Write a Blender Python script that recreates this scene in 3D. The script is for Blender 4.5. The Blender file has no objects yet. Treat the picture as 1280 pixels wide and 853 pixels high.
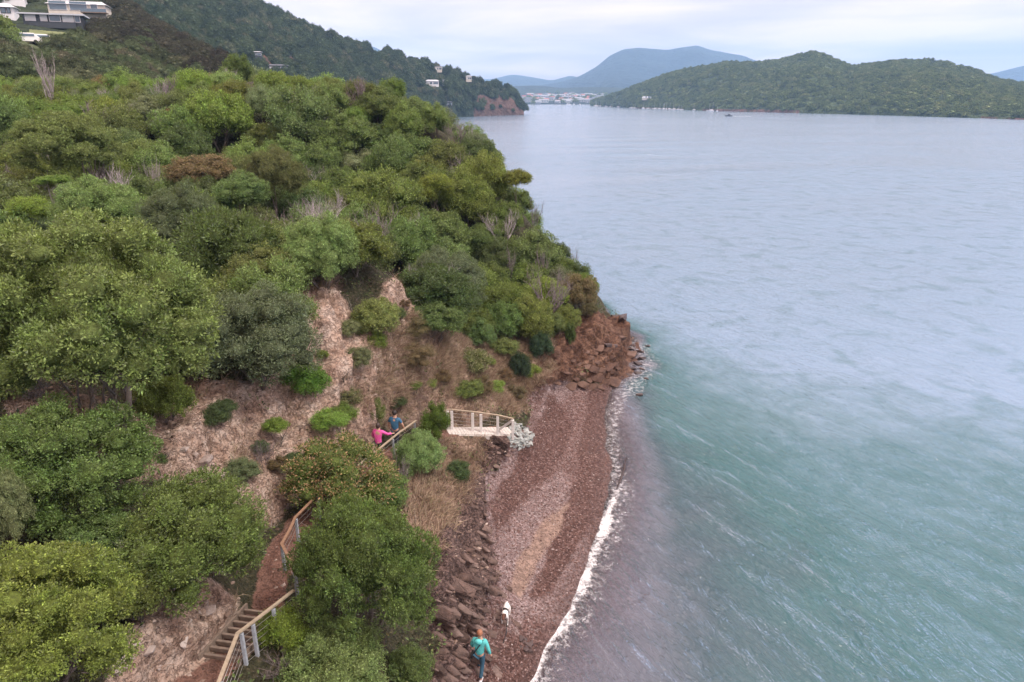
import bpy, bmesh, math, random
import numpy as np
from mathutils import Vector, Matrix, Euler
from mathutils.bvhtree import BVHTree
R = math.radians
sc = bpy.context.scene
col = sc.collection

# ------------------------------------------------------------------ camera
CAM = Vector((0.0, 0.0, 18.0)); PITCH = R(19.4); F = 865.0
cam_data = bpy.data.cameras.new('camera'); cam = bpy.data.objects.new('camera', cam_data); col.objects.link(cam)
cam.location = CAM; cam.rotation_euler = (R(90) - PITCH, 0, 0)
cam_data.sensor_width = 36; cam_data.lens = 36 * F / 1280; cam_data.clip_start = 0.5; cam_data.clip_end = 40000
sc.camera = cam
sc.view_settings.view_transform = 'Standard'; sc.view_settings.look = 'None'
sc.view_settings.exposure = 0.92; sc.view_settings.gamma = 1
sc.view_settings.use_curve_mapping = False
sc.render.engine = 'CYCLES'
sc.cycles.use_denoising = True
sc.cycles.max_bounces = 6; sc.cycles.diffuse_bounces = 3; sc.cycles.glossy_bounces = 2
sc.cycles.transparent_max_bounces = 12; sc.cycles.transmission_bounces = 2
HAZE_D = 0.00014
sc.cycles.caustics_reflective = False; sc.cycles.caustics_refractive = False

# ------------------------------------------------------------------ sky and sun
SUN_EL, SUN_AZ = R(55), R(110)          # azimuth clockwise from +Y: soft sun behind the cloud, from the right and a little behind
world = bpy.data.worlds.new('World'); sc.world = world; world.use_nodes = True
nt = world.node_tree; N = nt.nodes; L = nt.links
for n in list(N): N.remove(n)
def nd(tree, t, **kw):
    n = tree.nodes.new(t)
    for k, v in kw.items(): setattr(n, k, v)
    return n
out = nd(nt, 'ShaderNodeOutputWorld')
bg = nd(nt, 'ShaderNodeBackground'); bg.inputs['Strength'].default_value = 0.1
sky = nd(nt, 'ShaderNodeTexSky', sky_type='NISHITA'); sky.sun_disc = False
sky.sun_elevation = SUN_EL; sky.sun_rotation = SUN_AZ; sky.air_density = 1.0; sky.dust_density = 2.0; sky.ozone_density = 2.0
tc = nd(nt, 'ShaderNodeTexCoord')
sep = nd(nt, 'ShaderNodeSeparateXYZ'); L.new(tc.outputs['Generated'], sep.inputs[0])
mx = nd(nt, 'ShaderNodeMath', operation='MAXIMUM'); L.new(sep.outputs['Z'], mx.inputs[0]); mx.inputs[1].default_value = 0.0
ad = nd(nt, 'ShaderNodeMath', operation='ADD'); L.new(mx.outputs[0], ad.inputs[0]); ad.inputs[1].default_value = 0.07
dx = nd(nt, 'ShaderNodeMath', operation='DIVIDE'); L.new(sep.outputs['X'], dx.inputs[0]); L.new(ad.outputs[0], dx.inputs[1])
dy = nd(nt, 'ShaderNodeMath', operation='DIVIDE'); L.new(sep.outputs['Y'], dy.inputs[0]); L.new(ad.outputs[0], dy.inputs[1])
cb = nd(nt, 'ShaderNodeCombineXYZ'); L.new(dx.outputs[0], cb.inputs[0]); L.new(dy.outputs[0], cb.inputs[1])
n1 = nd(nt, 'ShaderNodeTexNoise'); n1.inputs['Scale'].default_value = 0.5; n1.inputs['Detail'].default_value = 6; n1.inputs['Roughness'].default_value = 0.52
n1.inputs['Distortion'].default_value = 0.4
L.new(cb.outputs[0], n1.inputs['Vector'])
cr = nd(nt, 'ShaderNodeValToRGB'); L.new(n1.outputs['Fac'], cr.inputs[0])
e = cr.color_ramp.elements
e[0].position = 0.30; e[0].color = (4.9, 4.15, 4.5, 1); e[1].position = 0.62; e[1].color = (8.8, 6.9, 6.5, 1)
m = e.new(0.46); m.color = (6.4, 5.3, 5.45, 1)
# overcast dome: brighter towards the zenith as cloud decks are
zr = nd(nt, 'ShaderNodeMapRange'); L.new(sep.outputs['Z'], zr.inputs['Value'])
zr.inputs['From Min'].default_value = 0.12; zr.inputs['From Max'].default_value = 1.0; zr.inputs['To Min'].default_value = 0.0; zr.inputs['To Max'].default_value = 1.0
zc = nd(nt, 'ShaderNodeValToRGB'); L.new(zr.outputs[0], zc.inputs[0]); zc.color_ramp.elements[0].color = (1, 1, 1, 1); zc.color_ramp.elements[1].color = (2.45, 2.25, 1.95, 1)
vm = nd(nt, 'ShaderNodeVectorMath', operation='MULTIPLY'); L.new(cr.outputs[0], vm.inputs[0]); L.new(zc.outputs[0], vm.inputs[1])
mxr = nd(nt, 'ShaderNodeMix', data_type='RGBA'); mxr.inputs['Factor'].default_value = 0.9
L.new(sky.outputs[0], mxr.inputs['A']); L.new(vm.outputs[0], mxr.inputs['B'])
L.new(mxr.outputs['Result'], bg.inputs['Color']); L.new(bg.outputs[0], out.inputs['Surface'])

sun_data = bpy.data.lights.new('sun', 'SUN'); sun_data.energy = 1.5; sun_data.angle = R(10); sun_data.color = (1.0, 0.95, 0.88)
sun = bpy.data.objects.new('sun', sun_data); col.objects.link(sun)
sd = Vector((math.sin(SUN_AZ) * math.cos(SUN_EL), math.cos(SUN_AZ) * math.cos(SUN_EL), math.sin(SUN_EL)))
sun.rotation_euler = sd.to_track_quat('Z', 'Y').to_euler(); sun.location = sd * 200

# ------------------------------------------------------------------ pixel <-> world helpers
CP, SP = math.cos(PITCH), math.sin(PITCH)
def ray(px, py):
    u = (px - 640) / F; v = (426.5 - py) / F
    return Vector((u, CP + v * SP, -SP + v * CP))
def W(px, py, z=None, Y=None):
    d = ray(px, py)
    t = (z - 18.0) / d.z if Y is None else Y / d.y
    return CAM + d * t
def depth_of(p): return p[1] * CP - (p[2] - 18.0) * SP
def proj(X, Y, Z):
    d = Y * CP - (Z - 18) * SP; h = Y * SP + (Z - 18) * CP
    d = np.maximum(d, 0.1)
    return 640 + F * X / d, 426.5 - F * h / d

# ------------------------------------------------------------------ numpy noise
def _h(ix, iy, iz, s):
    n = (ix.astype(np.int64) * 374761393 + iy.astype(np.int64) * 668265263 + iz.astype(np.int64) * 2147483647 + s * 1274126177) & 0xffffffff
    n = ((n ^ (n >> 13)) * 1274126177) & 0xffffffff
    n = n ^ (n >> 16)
    return (n & 0xffffff) / float(0xffffff)
def vnoise(x, y, z=None, s=0):
    x = np.asarray(x, float); y = np.asarray(y, float); z = np.zeros_like(x) if z is None else np.asarray(z, float)
    ix, iy, iz = np.floor(x), np.floor(y), np.floor(z)
    fx, fy, fz = x - ix, y - iy, z - iz
    fx = fx * fx * (3 - 2 * fx); fy = fy * fy * (3 - 2 * fy); fz = fz * fz * (3 - 2 * fz)
    r = 0
    for a in (0, 1):
        for b in (0, 1):
            for c in (0, 1):
                w = (fx if a else 1 - fx) * (fy if b else 1 - fy) * (fz if c else 1 - fz)
                r = r + w * _h(ix + a, iy + b, iz + c, s)
    return r * 2 - 1
def fbm(x, y, z=None, o=4, s=0, ridge=False):
    a, r, f = 1.0, 0, 1.0
    zz = None if z is None else np.asarray(z, float)
    for k in range(o):
        v = vnoise(x * f, y * f, None if zz is None else zz * f, s + k * 17)
        if ridge: v = 1 - 2 * np.abs(v)
        r = r + a * v; a *= 0.5; f *= 2.03
    return r / 1.9
def sstep(a, b, x):
    t = np.clip((x - a) / (b - a), 0, 1); return t * t * (3 - 2 * t)
def poly_sd(px, py, poly):
    """signed distance (positive inside)"""
    P = np.array(poly, float); d = np.full(px.shape, 1e9); ins = np.zeros(px.shape, bool)
    for i in range(len(P)):
        ax, ay = P[i]; bx, by = P[(i + 1) % len(P)]
        ex, ey = bx - ax, by - ay
        t = np.clip(((px - ax) * ex + (py - ay) * ey) / (ex * ex + ey * ey + 1e-9), 0, 1)
        d = np.minimum(d, np.hypot(px - ax - t * ex, py - ay - t * ey))
        c = ((ay > py) != (by > py)) & (px < (bx - ax) * (py - ay) / (by - ay + 1e-12) + ax)
        ins ^= c
    return np.where(ins, d, -d)
def line_dist(x, y, pts, closed=False):
    """distance to a polyline and the interpolated extra coordinate"""
    d = np.full(x.shape, 1e9); zz = np.zeros(x.shape); tt = np.zeros(x.shape)
    for i in range(len(pts) - 1):
        a, b = pts[i], pts[i + 1]
        ex, ey = b[0] - a[0], b[1] - a[1]
        t = np.clip(((x - a[0]) * ex + (y - a[1]) * ey) / (ex * ex + ey * ey + 1e-9), 0, 1)
        q = np.hypot(x - a[0] - t * ex, y - a[1] - t * ey)
        m_ = q < d
        d = np.where(m_, q, d)
        if len(a) > 2: zz = np.where(m_, a[2] + t * (b[2] - a[2]), zz)
        tt = np.where(m_, i + t, tt)
    return d, zz, tt

# ------------------------------------------------------------------ object helpers
def mesh_np(name, V, Fc, attrs=None, smooth=True):
    me = bpy.data.meshes.new(name)
    V = np.ascontiguousarray(V, np.float32); Fc = np.ascontiguousarray(Fc, np.int32); k = Fc.shape[1]
    me.vertices.add(len(V)); me.vertices.foreach_set('co', V.ravel())
    me.loops.add(Fc.size); me.loops.foreach_set('vertex_index', Fc.ravel())
    me.polygons.add(len(Fc)); me.polygons.foreach_set('loop_start', np.arange(0, Fc.size, k, dtype=np.int32))
    me.polygons.foreach_set('loop_total', np.full(len(Fc), k, np.int32))
    me.polygons.foreach_set('use_smooth', np.full(len(Fc), smooth, bool))
    me.update(calc_edges=True); me.validate()
    for n_, v_ in (attrs or {}).items():
        a = me.attributes.new(n_, 'FLOAT', 'POINT'); a.data.foreach_set('value', np.ascontiguousarray(v_, np.float32))
    return me
def link(name, me, mat=None, parent=None, loc=None, rot=None, scale=None):
    o = bpy.data.objects.new(name, me); col.objects.link(o)
    if mat is not None and me is not None and not me.materials: me.materials.append(mat)
    if parent is not None: o.parent = parent
    if loc is not None: o.location = loc
    if rot is not None: o.rotation_euler = rot
    if scale is not None: o.scale = scale
    return o
def tag(o, label=None, cat=None, group=None, kind=None):
    if label: o['label'] = label
    if cat: o['category'] = cat
    if group: o['group'] = group
    if kind: o['kind'] = kind
    return o
def empty(name, loc, rz=0.0):
    o = bpy.data.objects.new(name, None); col.objects.link(o); o.location = loc; o.rotation_euler = (0, 0, rz); o.empty_display_size = 0.3
    return o
class MB:
    """collects boxes, bars, tubes and raw polygons for ONE mesh"""
    def __init__(s): s.V = []; s.F = []
    def raw(s, V, Fc):
        b = len(s.V); s.V += [tuple(v) for v in V]; s.F += [tuple(i + b for i in f) for f in Fc]; return s
    def box(s, c, size, rot=None):
        hx, hy, hz = [k / 2 for k in size]; M = rot.to_matrix() if rot is not None else Matrix.Identity(3)
        V = [Vector(c) + M @ Vector((x, y, z)) for x in (-hx, hx) for y in (-hy, hy) for z in (-hz, hz)]
        return s.raw(V, [(0, 1, 3, 2), (4, 6, 7, 5), (0, 4, 5, 1), (2, 3, 7, 6), (0, 2, 6, 4), (1, 5, 7, 3)])
    def bar(s, a, b, w, h, up=(0, 0, 1)):
        a, b = Vector(a), Vector(b); d = (b - a).normalized(); u = Vector(up)
        if abs(d.dot(u)) > 0.95: u = Vector((0, 1, 0))
        sd_ = d.cross(u).normalized(); u = sd_.cross(d)
        V = [p + sd_ * x * w / 2 + u * y * h / 2 for p in (a, b) for x, y in ((-1, -1), (1, -1), (1, 1), (-1, 1))]
        return s.raw(V, [(3, 2, 1, 0), (4, 5, 6, 7), (0, 1, 5, 4), (1, 2, 6, 5), (2, 3, 7, 6), (3, 0, 4, 7)])
    def tube(s, pts, rad, n=5):
        pts = [Vector(p) for p in pts]
        if not hasattr(rad, '__len__'): rad = [rad] * len(pts)
        rings = []
        for i, p in enumerate(pts):
            d = (pts[min(i + 1, len(pts) - 1)] - pts[max(i - 1, 0)]).normalized()
            u = Vector((0, 0, 1)) if abs(d.z) < 0.9 else Vector((1, 0, 0))
            a = d.cross(u).normalized(); b = d.cross(a)
            rings.append([p + (a * math.cos(2 * math.pi * k / n) + b * math.sin(2 * math.pi * k / n)) * rad[i] for k in range(n)])
        V = [v for r_ in rings for v in r_]
        Fc = [(i * n + k, i * n + (k + 1) % n, (i + 1) * n + (k + 1) % n, (i + 1) * n + k) for i in range(len(pts) - 1) for k in range(n)]
        Fc += [tuple(range(n)), tuple(range((len(pts) - 1) * n, len(pts) * n))[::-1]]
        return s.raw(V, Fc)
    def mesh(s, name, smooth=False, bevel=0):
        me = bpy.data.meshes.new(name); me.from_pydata(s.V, [], s.F); me.update()
        bm = bmesh.new(); bm.from_mesh(me); bmesh.ops.recalc_face_normals(bm, faces=bm.faces)
        if bevel: bmesh.ops.bevel(bm, geom=list(bm.edges), offset=bevel, segments=1, affect='EDGES')
        bm.to_mesh(me); bm.free()
        if smooth: me.polygons.foreach_set('use_smooth', [True] * len(me.polygons))
        return me
    def build(s, name, mat, parent=None, smooth=False, bevel=0, **kw):
        return link(name, s.mesh(name, smooth, bevel), mat, parent, **kw)

# ------------------------------------------------------------------ materials
def new_mat(name):
    m_ = bpy.data.materials.new(name); m_.use_nodes = True; t = m_.node_tree
    return m_, t, t.nodes['Principled BSDF'], t.nodes['Material Output']
def noise_n(t, scale, detail=4, rough=0.55, vec=None, dist=0.0):
    n_ = nd(t, 'ShaderNodeTexNoise'); n_.inputs['Scale'].default_value = scale; n_.inputs['Detail'].default_value = detail
    n_.inputs['Roughness'].default_value = rough; n_.inputs['Distortion'].default_value = dist
    if vec is not None: t.links.new(vec, n_.inputs['Vector'])
    return n_
def mixc(t, fac, a, b, blend='MIX'):
    m_ = nd(t, 'ShaderNodeMix', data_type='RGBA', blend_type=blend)
    for k, v in (('Factor', fac), ('A', a), ('B', b)):
        if isinstance(v, (int, float)): m_.inputs[k].default_value = v
        elif isinstance(v, tuple): m_.inputs[k].default_value = (*v, 1) if len(v) == 3 else v
        else: t.links.new(v, m_.inputs[k])
    return m_.outputs['Result']
def ramp(t, fac, *stops):
    r_ = nd(t, 'ShaderNodeValToRGB'); t.links.new(fac, r_.inputs[0]); el = r_.color_ramp.elements
    while len(el) < len(stops): el.new(0.5)
    for e_, (p_, c_) in zip(el, stops): e_.position = p_; e_.color = (*c_, 1) if hasattr(c_, '__len__') else (c_, c_, c_, 1)
    return r_.outputs[0]
def math_n(t, op, a, b=None, clamp=False):
    m_ = nd(t, 'ShaderNodeMath', operation=op); m_.use_clamp = clamp
    for i, v in enumerate((a, b)):
        if v is None: continue
        if isinstance(v, (int, float)): m_.inputs[i].default_value = v
        else: t.links.new(v, m_.inputs[i])
    return m_.outputs[0]
def attr(t, name):
    a = nd(t, 'ShaderNodeAttribute'); a.attribute_name = name; return a.outputs['Fac']
def geo_pos(t): return nd(t, 'ShaderNodeNewGeometry').outputs['Position']
def bump_n(t, h, strength, dist):
    b = nd(t, 'ShaderNodeBump'); b.inputs['Strength'].default_value = strength; b.inputs['Distance'].default_value = dist
    t.links.new(h, b.inputs['Height']); return b.outputs[0]
def simple_mat(name, colr, rough=0.7, var=0.25, scale=6.0, bump=0.3, bd=0.01, metallic=0.0, obj_coord=False):
    m_, t, p, o = new_mat(name)
    vec = nd(t, 'ShaderNodeTexCoord').outputs['Object'] if obj_coord else geo_pos(t)
    n_ = noise_n(t, scale, 5, 0.6, vec)
    lo = tuple(c * (1 - var) for c in colr); hi = tuple(min(c * (1 + var), 0.95) for c in colr)
    t.links.new(ramp(t, n_.outputs['Fac'], (0.3, lo), (0.7, hi)), p.inputs['Base Color'])
    p.inputs['Roughness'].default_value = rough; p.inputs['Metallic'].default_value = metallic
    if bump: t.links.new(bump_n(t, n_.outputs['Fac'], bump, bd), p.inputs['Normal'])
    return m_

# ------------------------------------------------------------------ the near hillside: heights from surveyed spots
G = []   # (X, Y, Z)
def gp(px, py, z=None, Y=None, dz=0.0):
    p = W(px, py, z, Y); G.append((p.x, p.y, p.z + dz))
PATH_PX = [(235, 868, 5.35), (262, 845, 5.2), (287, 822, 5.05), (315, 790, 4.85), (335, 760, 4.7), (345, 715, 4.5), (352, 685, 4.35), (378, 650, 4.15),
           (412, 622, 3.9), (448, 598, 3.7), (480, 574, 3.45), (508, 556, 3.2), (536, 545, 2.9), (566, 540, 2.55), (600, 539, 2.25), (634, 540, 2.0)]
PATH = [tuple(W(a, b, c)) for a, b, c in PATH_PX]
_p0 = PATH[0]; PATH = [(_p0[0] - 0.5, _p0[1] - 3.5, 5.6)] + PATH
for p in PATH: G.append(p)
SHORE_PX = [(659, 856), (678, 812), (700, 786), (714, 752), (733, 700), (748, 660), (758, 620), (764, 580), (760, 545), (757, 515), (762, 490), (772, 474)]
SHORE = [tuple(W(a, b, 0.0))[:2] for a, b in SHORE_PX]
SHORE = [(-0.9, 10.0), (0.0, 14.0)] + SHORE
for p in SHORE: G.append((p[0], p[1], 0.0))
for p in SHORE[:-1]:
    G.append((p[0] + 2.5, p[1] - 0.2, -0.55)); G.append((p[0] + 7, p[1] - 0.8, -2.0)); 
for x, y, z in [(22, 12, -4), (24, 30, -4.2), (24, 45, -4.5), (14, 10, -3.2), (15, 30, -3.6), (24, 60, -5), (15, 65, -4), (8, 72, -3.5), (4, 80, -4),
                (-4, 90, -4), (-14, 98, -3), (24, 80, -6), (10, 95, -6), (13, 50, -2.0), (12, 57, -2.2), (10.2, 51, -0.35), (9.7, 46, -0.1), (8.6, 56, -0.8),
                (24, 0, -4), (14, 0, -3.2), (5, 2, -0.9), (-2.5, 3, 0.2), (-30, 108, 8), (-60, 110, 14), (-80, 110, 17), (-80, 60, 15), (-80, 20, 16), (-80, -5, 16)]:
    G.append((x, y, z))
# beach
for a in [(650, 760, .45), (640, 820, .45), (690, 660, .4), (640, 690, .75), (690, 560, .55), (720, 500, .5), (650, 600, .9), (665, 560, .9), (700, 500, .8), (610, 810, .75)]: gp(*a)
# foot of the bank
for a in [(560, 853, 1.15), (590, 790, .95), (603, 735, 1.0), (606, 690, 1.05), (603, 645, 1.15), (600, 605, 1.3), (628, 572, 1.15), (655, 530, 1.1), (655, 503, 1.1), (700, 482, 1.0), (745, 474, .75), (762, 470, .35), (757, 440, 1.7), (800, 445, -.2), (795, 470, -.25), (805, 425, -.4), (785, 418, -.3), (772, 408, -.3), (783, 440, .25), (778, 455, .15), (815, 440, -.8), (800, 455, -.4), (790, 440, -.15), (805, 465, -.5), (785, 462, -.15)]: gp(*a)
for a in [(560, 700, 2.8), (588, 735, 1.9), (580, 770, 1.8), (592, 700, 1.8), (545, 760, 2.7), (520, 820, 2.4), (560, 640, 2.5), (570, 590, 2.5), (600, 562, 1.75), (545, 600, 3.0), (520, 640, 3.5), (500, 720, 3.6), (470, 800, 3.9)]: gp(*a)
for x, y, z in [(-5.4, 8, 4.6), (-3.4, 8, 1.6), (-8.2, 8, 6.2), (-10, 7, 8.0), (-14, 5, 9.3), (-22, 2, 11.5), (-40, 0, 14), (-5.2, 13.2, 4.3)]: G.append((x, y, z))
# bank and slope above the path
for a in [(150, 815, 6.9), (190, 770, 6.7), (250, 720, 5.9), (230, 790, 6.0)]: gp(a[0], a[1], z=a[2])
for px, py, Y in [(200, 560, 19.2), (260, 600, 19.8), (260, 540, 21.3), (200, 510, 21.0), (300, 480, 24.3), (130, 520, 19.3), (330, 600, 21.6), (330, 640, 20.3), (100, 500, 19.2), (0, 480, 18.2),
                  (350, 560, 23.4), (400, 500, 26.0), (430, 430, 28.3), (390, 380, 29.6), (470, 470, 28.9), (440, 540, 26.1), (490, 350, 34.0), (560, 470, 33.2), (520, 500, 30.4), (500, 525, 29.0),
                  (640, 440, 40.2), (600, 470, 35.4), (600, 500, 33.6), (700, 440, 42.3), (735, 412, 45.5), (560, 420, 36.5), (640, 470, 38.3), (700, 465, 41.0), (752, 440, 43.8)]: gp(px, py, Y=Y)
# below the canopy (the last number is what the canopy adds)
for px, py, Y, c in [(0, 700, 11, 1.6), (100, 640, 14, 1.4), (230, 640, 17.2, 1.0), (120, 330, 30, 2.5), (250, 400, 27.5, 1.0), (230, 300, 36, 2.2), (0, 300, 34, 2.5), (300, 330, 36, 1.6), (0, 400, 26, 2.2), (100, 420, 24, 2.4), (200, 450, 24, 1.2),
                     (560, 300, 50, 2.4), (450, 250, 52, 2.6), (350, 200, 60, 2.7), (500, 180, 64, 2.8), (150, 170, 58, 2.8), (0, 170, 58, 2.8), (620, 400, 44, 1.2), (400, 300, 42, 2.2), (560, 380, 40, 2.0),
                     (0, 100, 85, 2.8), (100, 100, 85, 2.8), (290, 90, 88, 3.0), (380, 95, 86, 3.2), (450, 98, 82, 3.4), (545, 122, 75, 3.5), (600, 160, 69, 3.2), (625, 208, 65, 2.8), (662, 245, 61, 2.6), (695, 285, 57.5, 2.4),
                     (728, 335, 54, 2.1), (742, 378, 51, 0.9), (650, 330, 52, 2.4), (690, 380, 47, 1.5), (600, 250, 58, 2.6)]: gp(px, py, Y=Y, dz=-c)
G = np.array(G)
def tps_fit(P, lam):
    n = len(P); d = np.hypot(P[:, None, 0] - P[None, :, 0], P[:, None, 1] - P[None, :, 1])
    K = np.where(d > 0, d * d * np.log(d + 1e-12), 0) + lam * np.eye(n)
    Q = np.c_[np.ones(n), P[:, :2]]
    A = np.block([[K, Q], [Q.T, np.zeros((3, 3))]])
    return np.linalg.solve(A, np.r_[P[:, 2], 0, 0, 0])
_w = tps_fit(G, 0.6)
def ground_smooth(x, y):
    sh = x.shape; x = x.ravel(); y = y.ravel(); r_ = np.zeros(len(x))
    for i in range(0, len(x), 20000):
        d2 = (x[i:i+20000, None] - G[None, :, 0]) ** 2 + (y[i:i+20000, None] - G[None, :, 1]) ** 2
        r_[i:i+20000] = (0.5 * d2 * np.log(d2 + 1e-12)) @ _w[:-3] + _w[-3] + _w[-2] * x[i:i+20000] + _w[-1] * y[i:i+20000]
    return r_.reshape(sh)
def axis(segs):
    a = [segs[0][0]]
    for s0, s1, st in segs:
        n_ = max(1, round((s1 - s0) / st)); a += list(np.linspace(s0, s1, n_ + 1)[1:])
    return np.array(a)
def grid_faces(nx, ny):
    i = np.arange(nx - 1)[None, :] + np.arange(ny - 1)[:, None] * nx
    i = i.ravel(); return np.c_[i, i + 1, i + 1 + nx, i + nx]
gx = axis([(-90, -40, 1.2), (-40, -14, .4), (-14, 9, .11), (9, 26, .35)])
gy = axis([(-6, 8, .6), (8, 48, .11), (48, 62, .3), (62, 112, .8)])
GX, GY = np.meshgrid(gx, gy); GZ = ground_smooth(GX, GY)
PX, PY = proj(GX, GY, GZ)
def mask(poly, soft=14, wob=16, s=0, f=1.0):
    d = poly_sd(PX, PY, poly) + wob * fbm(GX * f, GY * f, GZ * f, 4, s)
    return sstep(-soft, soft, d)
m_clay = np.maximum.reduce([
    mask([(10, 470), (90, 500), (160, 520), (240, 480), (330, 480), (370, 360), (420, 350), (440, 400), (500, 340), (520, 400), (520, 440), (480, 470), (470, 540), (400, 600), (350, 640), (330, 650), (250, 620), (170, 600), (90, 560), (0, 520)], s=3),
    mask([(110, 860), (140, 790), (200, 740), (260, 730), (300, 740), (270, 800), (220, 860)], s=4)])
m_grass = np.maximum.reduce([
    mask([(430, 470), (470, 420), (520, 400), (600, 420), (700, 420), (680, 480), (640, 520), (560, 525), (500, 520), (440, 520)], s=5),
    mask([(500, 580), (545, 560), (600, 555), (590, 600), (560, 650), (530, 720), (500, 700)], s=6)])
m_red = mask([(690, 425), (730, 392), (760, 398), (830, 440), (800, 480), (745, 478), (690, 492), (660, 500), (655, 470)], 10, 10, s=7)
m_rock = mask([(600, 600), (612, 650), (612, 690), (640, 735), (628, 770), (608, 870), (500, 870), (540, 800), (528, 760), (545, 700), (560, 650), (580, 600)], 9, 14, s=8)
m_rock = np.maximum(m_rock, mask([(585, 565), (640, 540), (660, 545), (650, 565), (615, 590), (600, 600)], 7, 8, s=9))
m_shade = np.zeros_like(GX)
pd, pz, pt = line_dist(GX, GY, PATH)
tz = GZ.copy()
# carve the bench of the path
k = sstep(0.55, 1.35, pd + 0.25 * fbm(GX, GY, None, 2, 40)); inpath = (GY < 34)
tz = np.where(inpath, pz * (1 - k) + tz * k, tz)
m_path = np.where(inpath, 1 - sstep(0.38, 0.62, pd + 0.22 * fbm(GX * 2, GY * 2, None, 3, 41)), 0)
# beach area: seaward of the foot of the bank
FOOT = [tuple(W(a, b, c)) for a, b, c in [(548, 862, 1.1), (590, 800, .95), (612, 735, .95), (612, 690, 1.0), (603, 645, 1.1), (600, 605, 1.2), (632, 572, 1.1), (660, 530, 1.0), (656, 503, 1.0), (700, 484, .9), (745, 478, .7), (790, 474, 0)]]
bx = [p[0] for p in FOOT]; by = [p[1] for p in FOOT]
fx_at = np.interp(GY, [0, 8] + by, [-3.2, -3.3] + bx, right=99)
m_beach = sstep(-0.12, 0.25, GX - fx_at + 0.35 * fbm(GX * 1.3, GY * 1.3, None, 3, 44))
m_beach = np.where(GZ < -0.5, 1, m_beach)
# relief
cliffy = np.maximum.reduce([m_clay, m_red, m_rock * .8, m_grass * .5]) * (1 - m_beach) * sstep(.5, 1.1, pd)
n_big = fbm(GX * .35, GY * .35, None, 4, 50)
tz += (1 - m_beach) * sstep(.6, 2, pd) * 0.35 * n_big
tz += m_beach * 0.03 * fbm(GX * .8, GY * .8, None, 3, 51)
dzx = np.gradient(tz, gx, axis=1); dzy = np.gradient(tz, gy, axis=0)
nl = np.sqrt(dzx ** 2 + dzy ** 2 + 1); NX, NY, NZ = -dzx / nl, -dzy / nl, 1 / nl
# gullies run down the fall line; strata cross the rock
warp = 0.9 * fbm(GX * .8, GY * .8, tz * .8, 3, 52)
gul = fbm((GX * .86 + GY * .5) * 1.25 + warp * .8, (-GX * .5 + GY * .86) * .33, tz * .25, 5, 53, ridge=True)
sdir = (W(648, 765, 1.0) - W(560, 690, 2.0)).normalized()
across = (GX * -sdir.y + GY * sdir.x)
along = GX * sdir.x + GY * sdir.y
strata = fbm(across * 2.6 + tz * 1.8 + .5 * warp, along * .5, None, 4, 54, ridge=True)
strata_s = np.where(strata > 0, 1, -1) * np.abs(strata) ** .6
fine = fbm(GX * 4.5, GY * 4.5, tz * 4.5, 4, 55)
rough3 = fbm(GX * 1.6, GY * 1.6, tz * 1.6, 4, 56)
disp = cliffy * (0.55 * gul + 0.22 * rough3 + 0.10 * fine) * (1 - m_rock)
disp += m_rock * (1 - m_beach) * (0.60 * strata_s + 0.14 * rough3 + .07 * fine)
disp += m_red * (1 - m_beach) * (0.5 * strata_s * .8 + .25 * rough3)
disp += (1 - cliffy) * (1 - m_beach) * (1 - m_path) * .05 * fine
disp *= sstep(.45, .9, pd) * sstep(-.05, .7, GZ)
phase = tz * 2 * np.pi / 1.9 + 2.2 * fbm(GX * .5, GY * .5, None, 3, 57)
tz = tz - (1 - m_beach) * sstep(.6, 1.5, pd) * np.maximum(m_clay * .26, m_rock * .16) * np.sin(phase) - (1 - m_beach) * m_red * .3 * np.sin(phase * 1.3)
GVX = GX + NX * disp; GVY = GY + NY * disp; GVZ = tz + NZ * disp
GVZ = GVZ - 2.5 * sstep(100, 112, GY)
# colour zones of the beach
def bmask(poly, soft=8, wob=10, s=0): return mask(poly, soft, wob, s, .9)
m_sand = bmask([(655, 690), (690, 640), (712, 630), (700, 660), (675, 700), (650, 745), (640, 730)], 12, 10, 60)
m_pale = np.maximum.reduce([bmask([(612, 640), (640, 640), (700, 590), (720, 620), (690, 720), (640, 790), (625, 740)], 16, 12, 61),
                            bmask([(590, 610), (650, 560), (670, 520), (690, 478), (720, 478), (680, 540), (650, 600), (600, 640)], 12, 8, 62),
                            bmask([(660, 730), (735, 660), (740, 690), (700, 780), (660, 770)], 12, 8, 67)])
m_dark = np.maximum.reduce([bmask([(700, 640), (720, 600), (735, 500), (745, 478), (760, 480), (755, 540), (752, 620), (735, 665), (690, 740), (664, 745)], 8, 8, 63),
                            bmask([(600, 860), (625, 790), (660, 800), (680, 790), (664, 860)], 10, 10, 64),
                            bmask([(650, 560), (690, 500), (720, 520), (700, 580), (640, 640), (620, 690), (610, 640)], 12, 14, 66)])
wet = 1 - sstep(0.05, 0.22, GVZ + .05 * fbm(GX * .7, GY * .7, None, 3, 65))
terrain_me = mesh_np('hillside', np.c_[GVX.ravel(), GVY.ravel(), GVZ.ravel()], grid_faces(len(gx), len(gy)),
    dict(clay=m_clay.ravel(), grass=m_grass.ravel(), red=m_red.ravel(), rock=m_rock.ravel(), beach=m_beach.ravel(), path=m_path.ravel(),
         sand=m_sand.ravel(), pale=m_pale.ravel(), dark=m_dark.ravel(), wet=wet.ravel(), gul=np.clip(gul * .5 + .5, 0, 1).ravel()))

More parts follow.
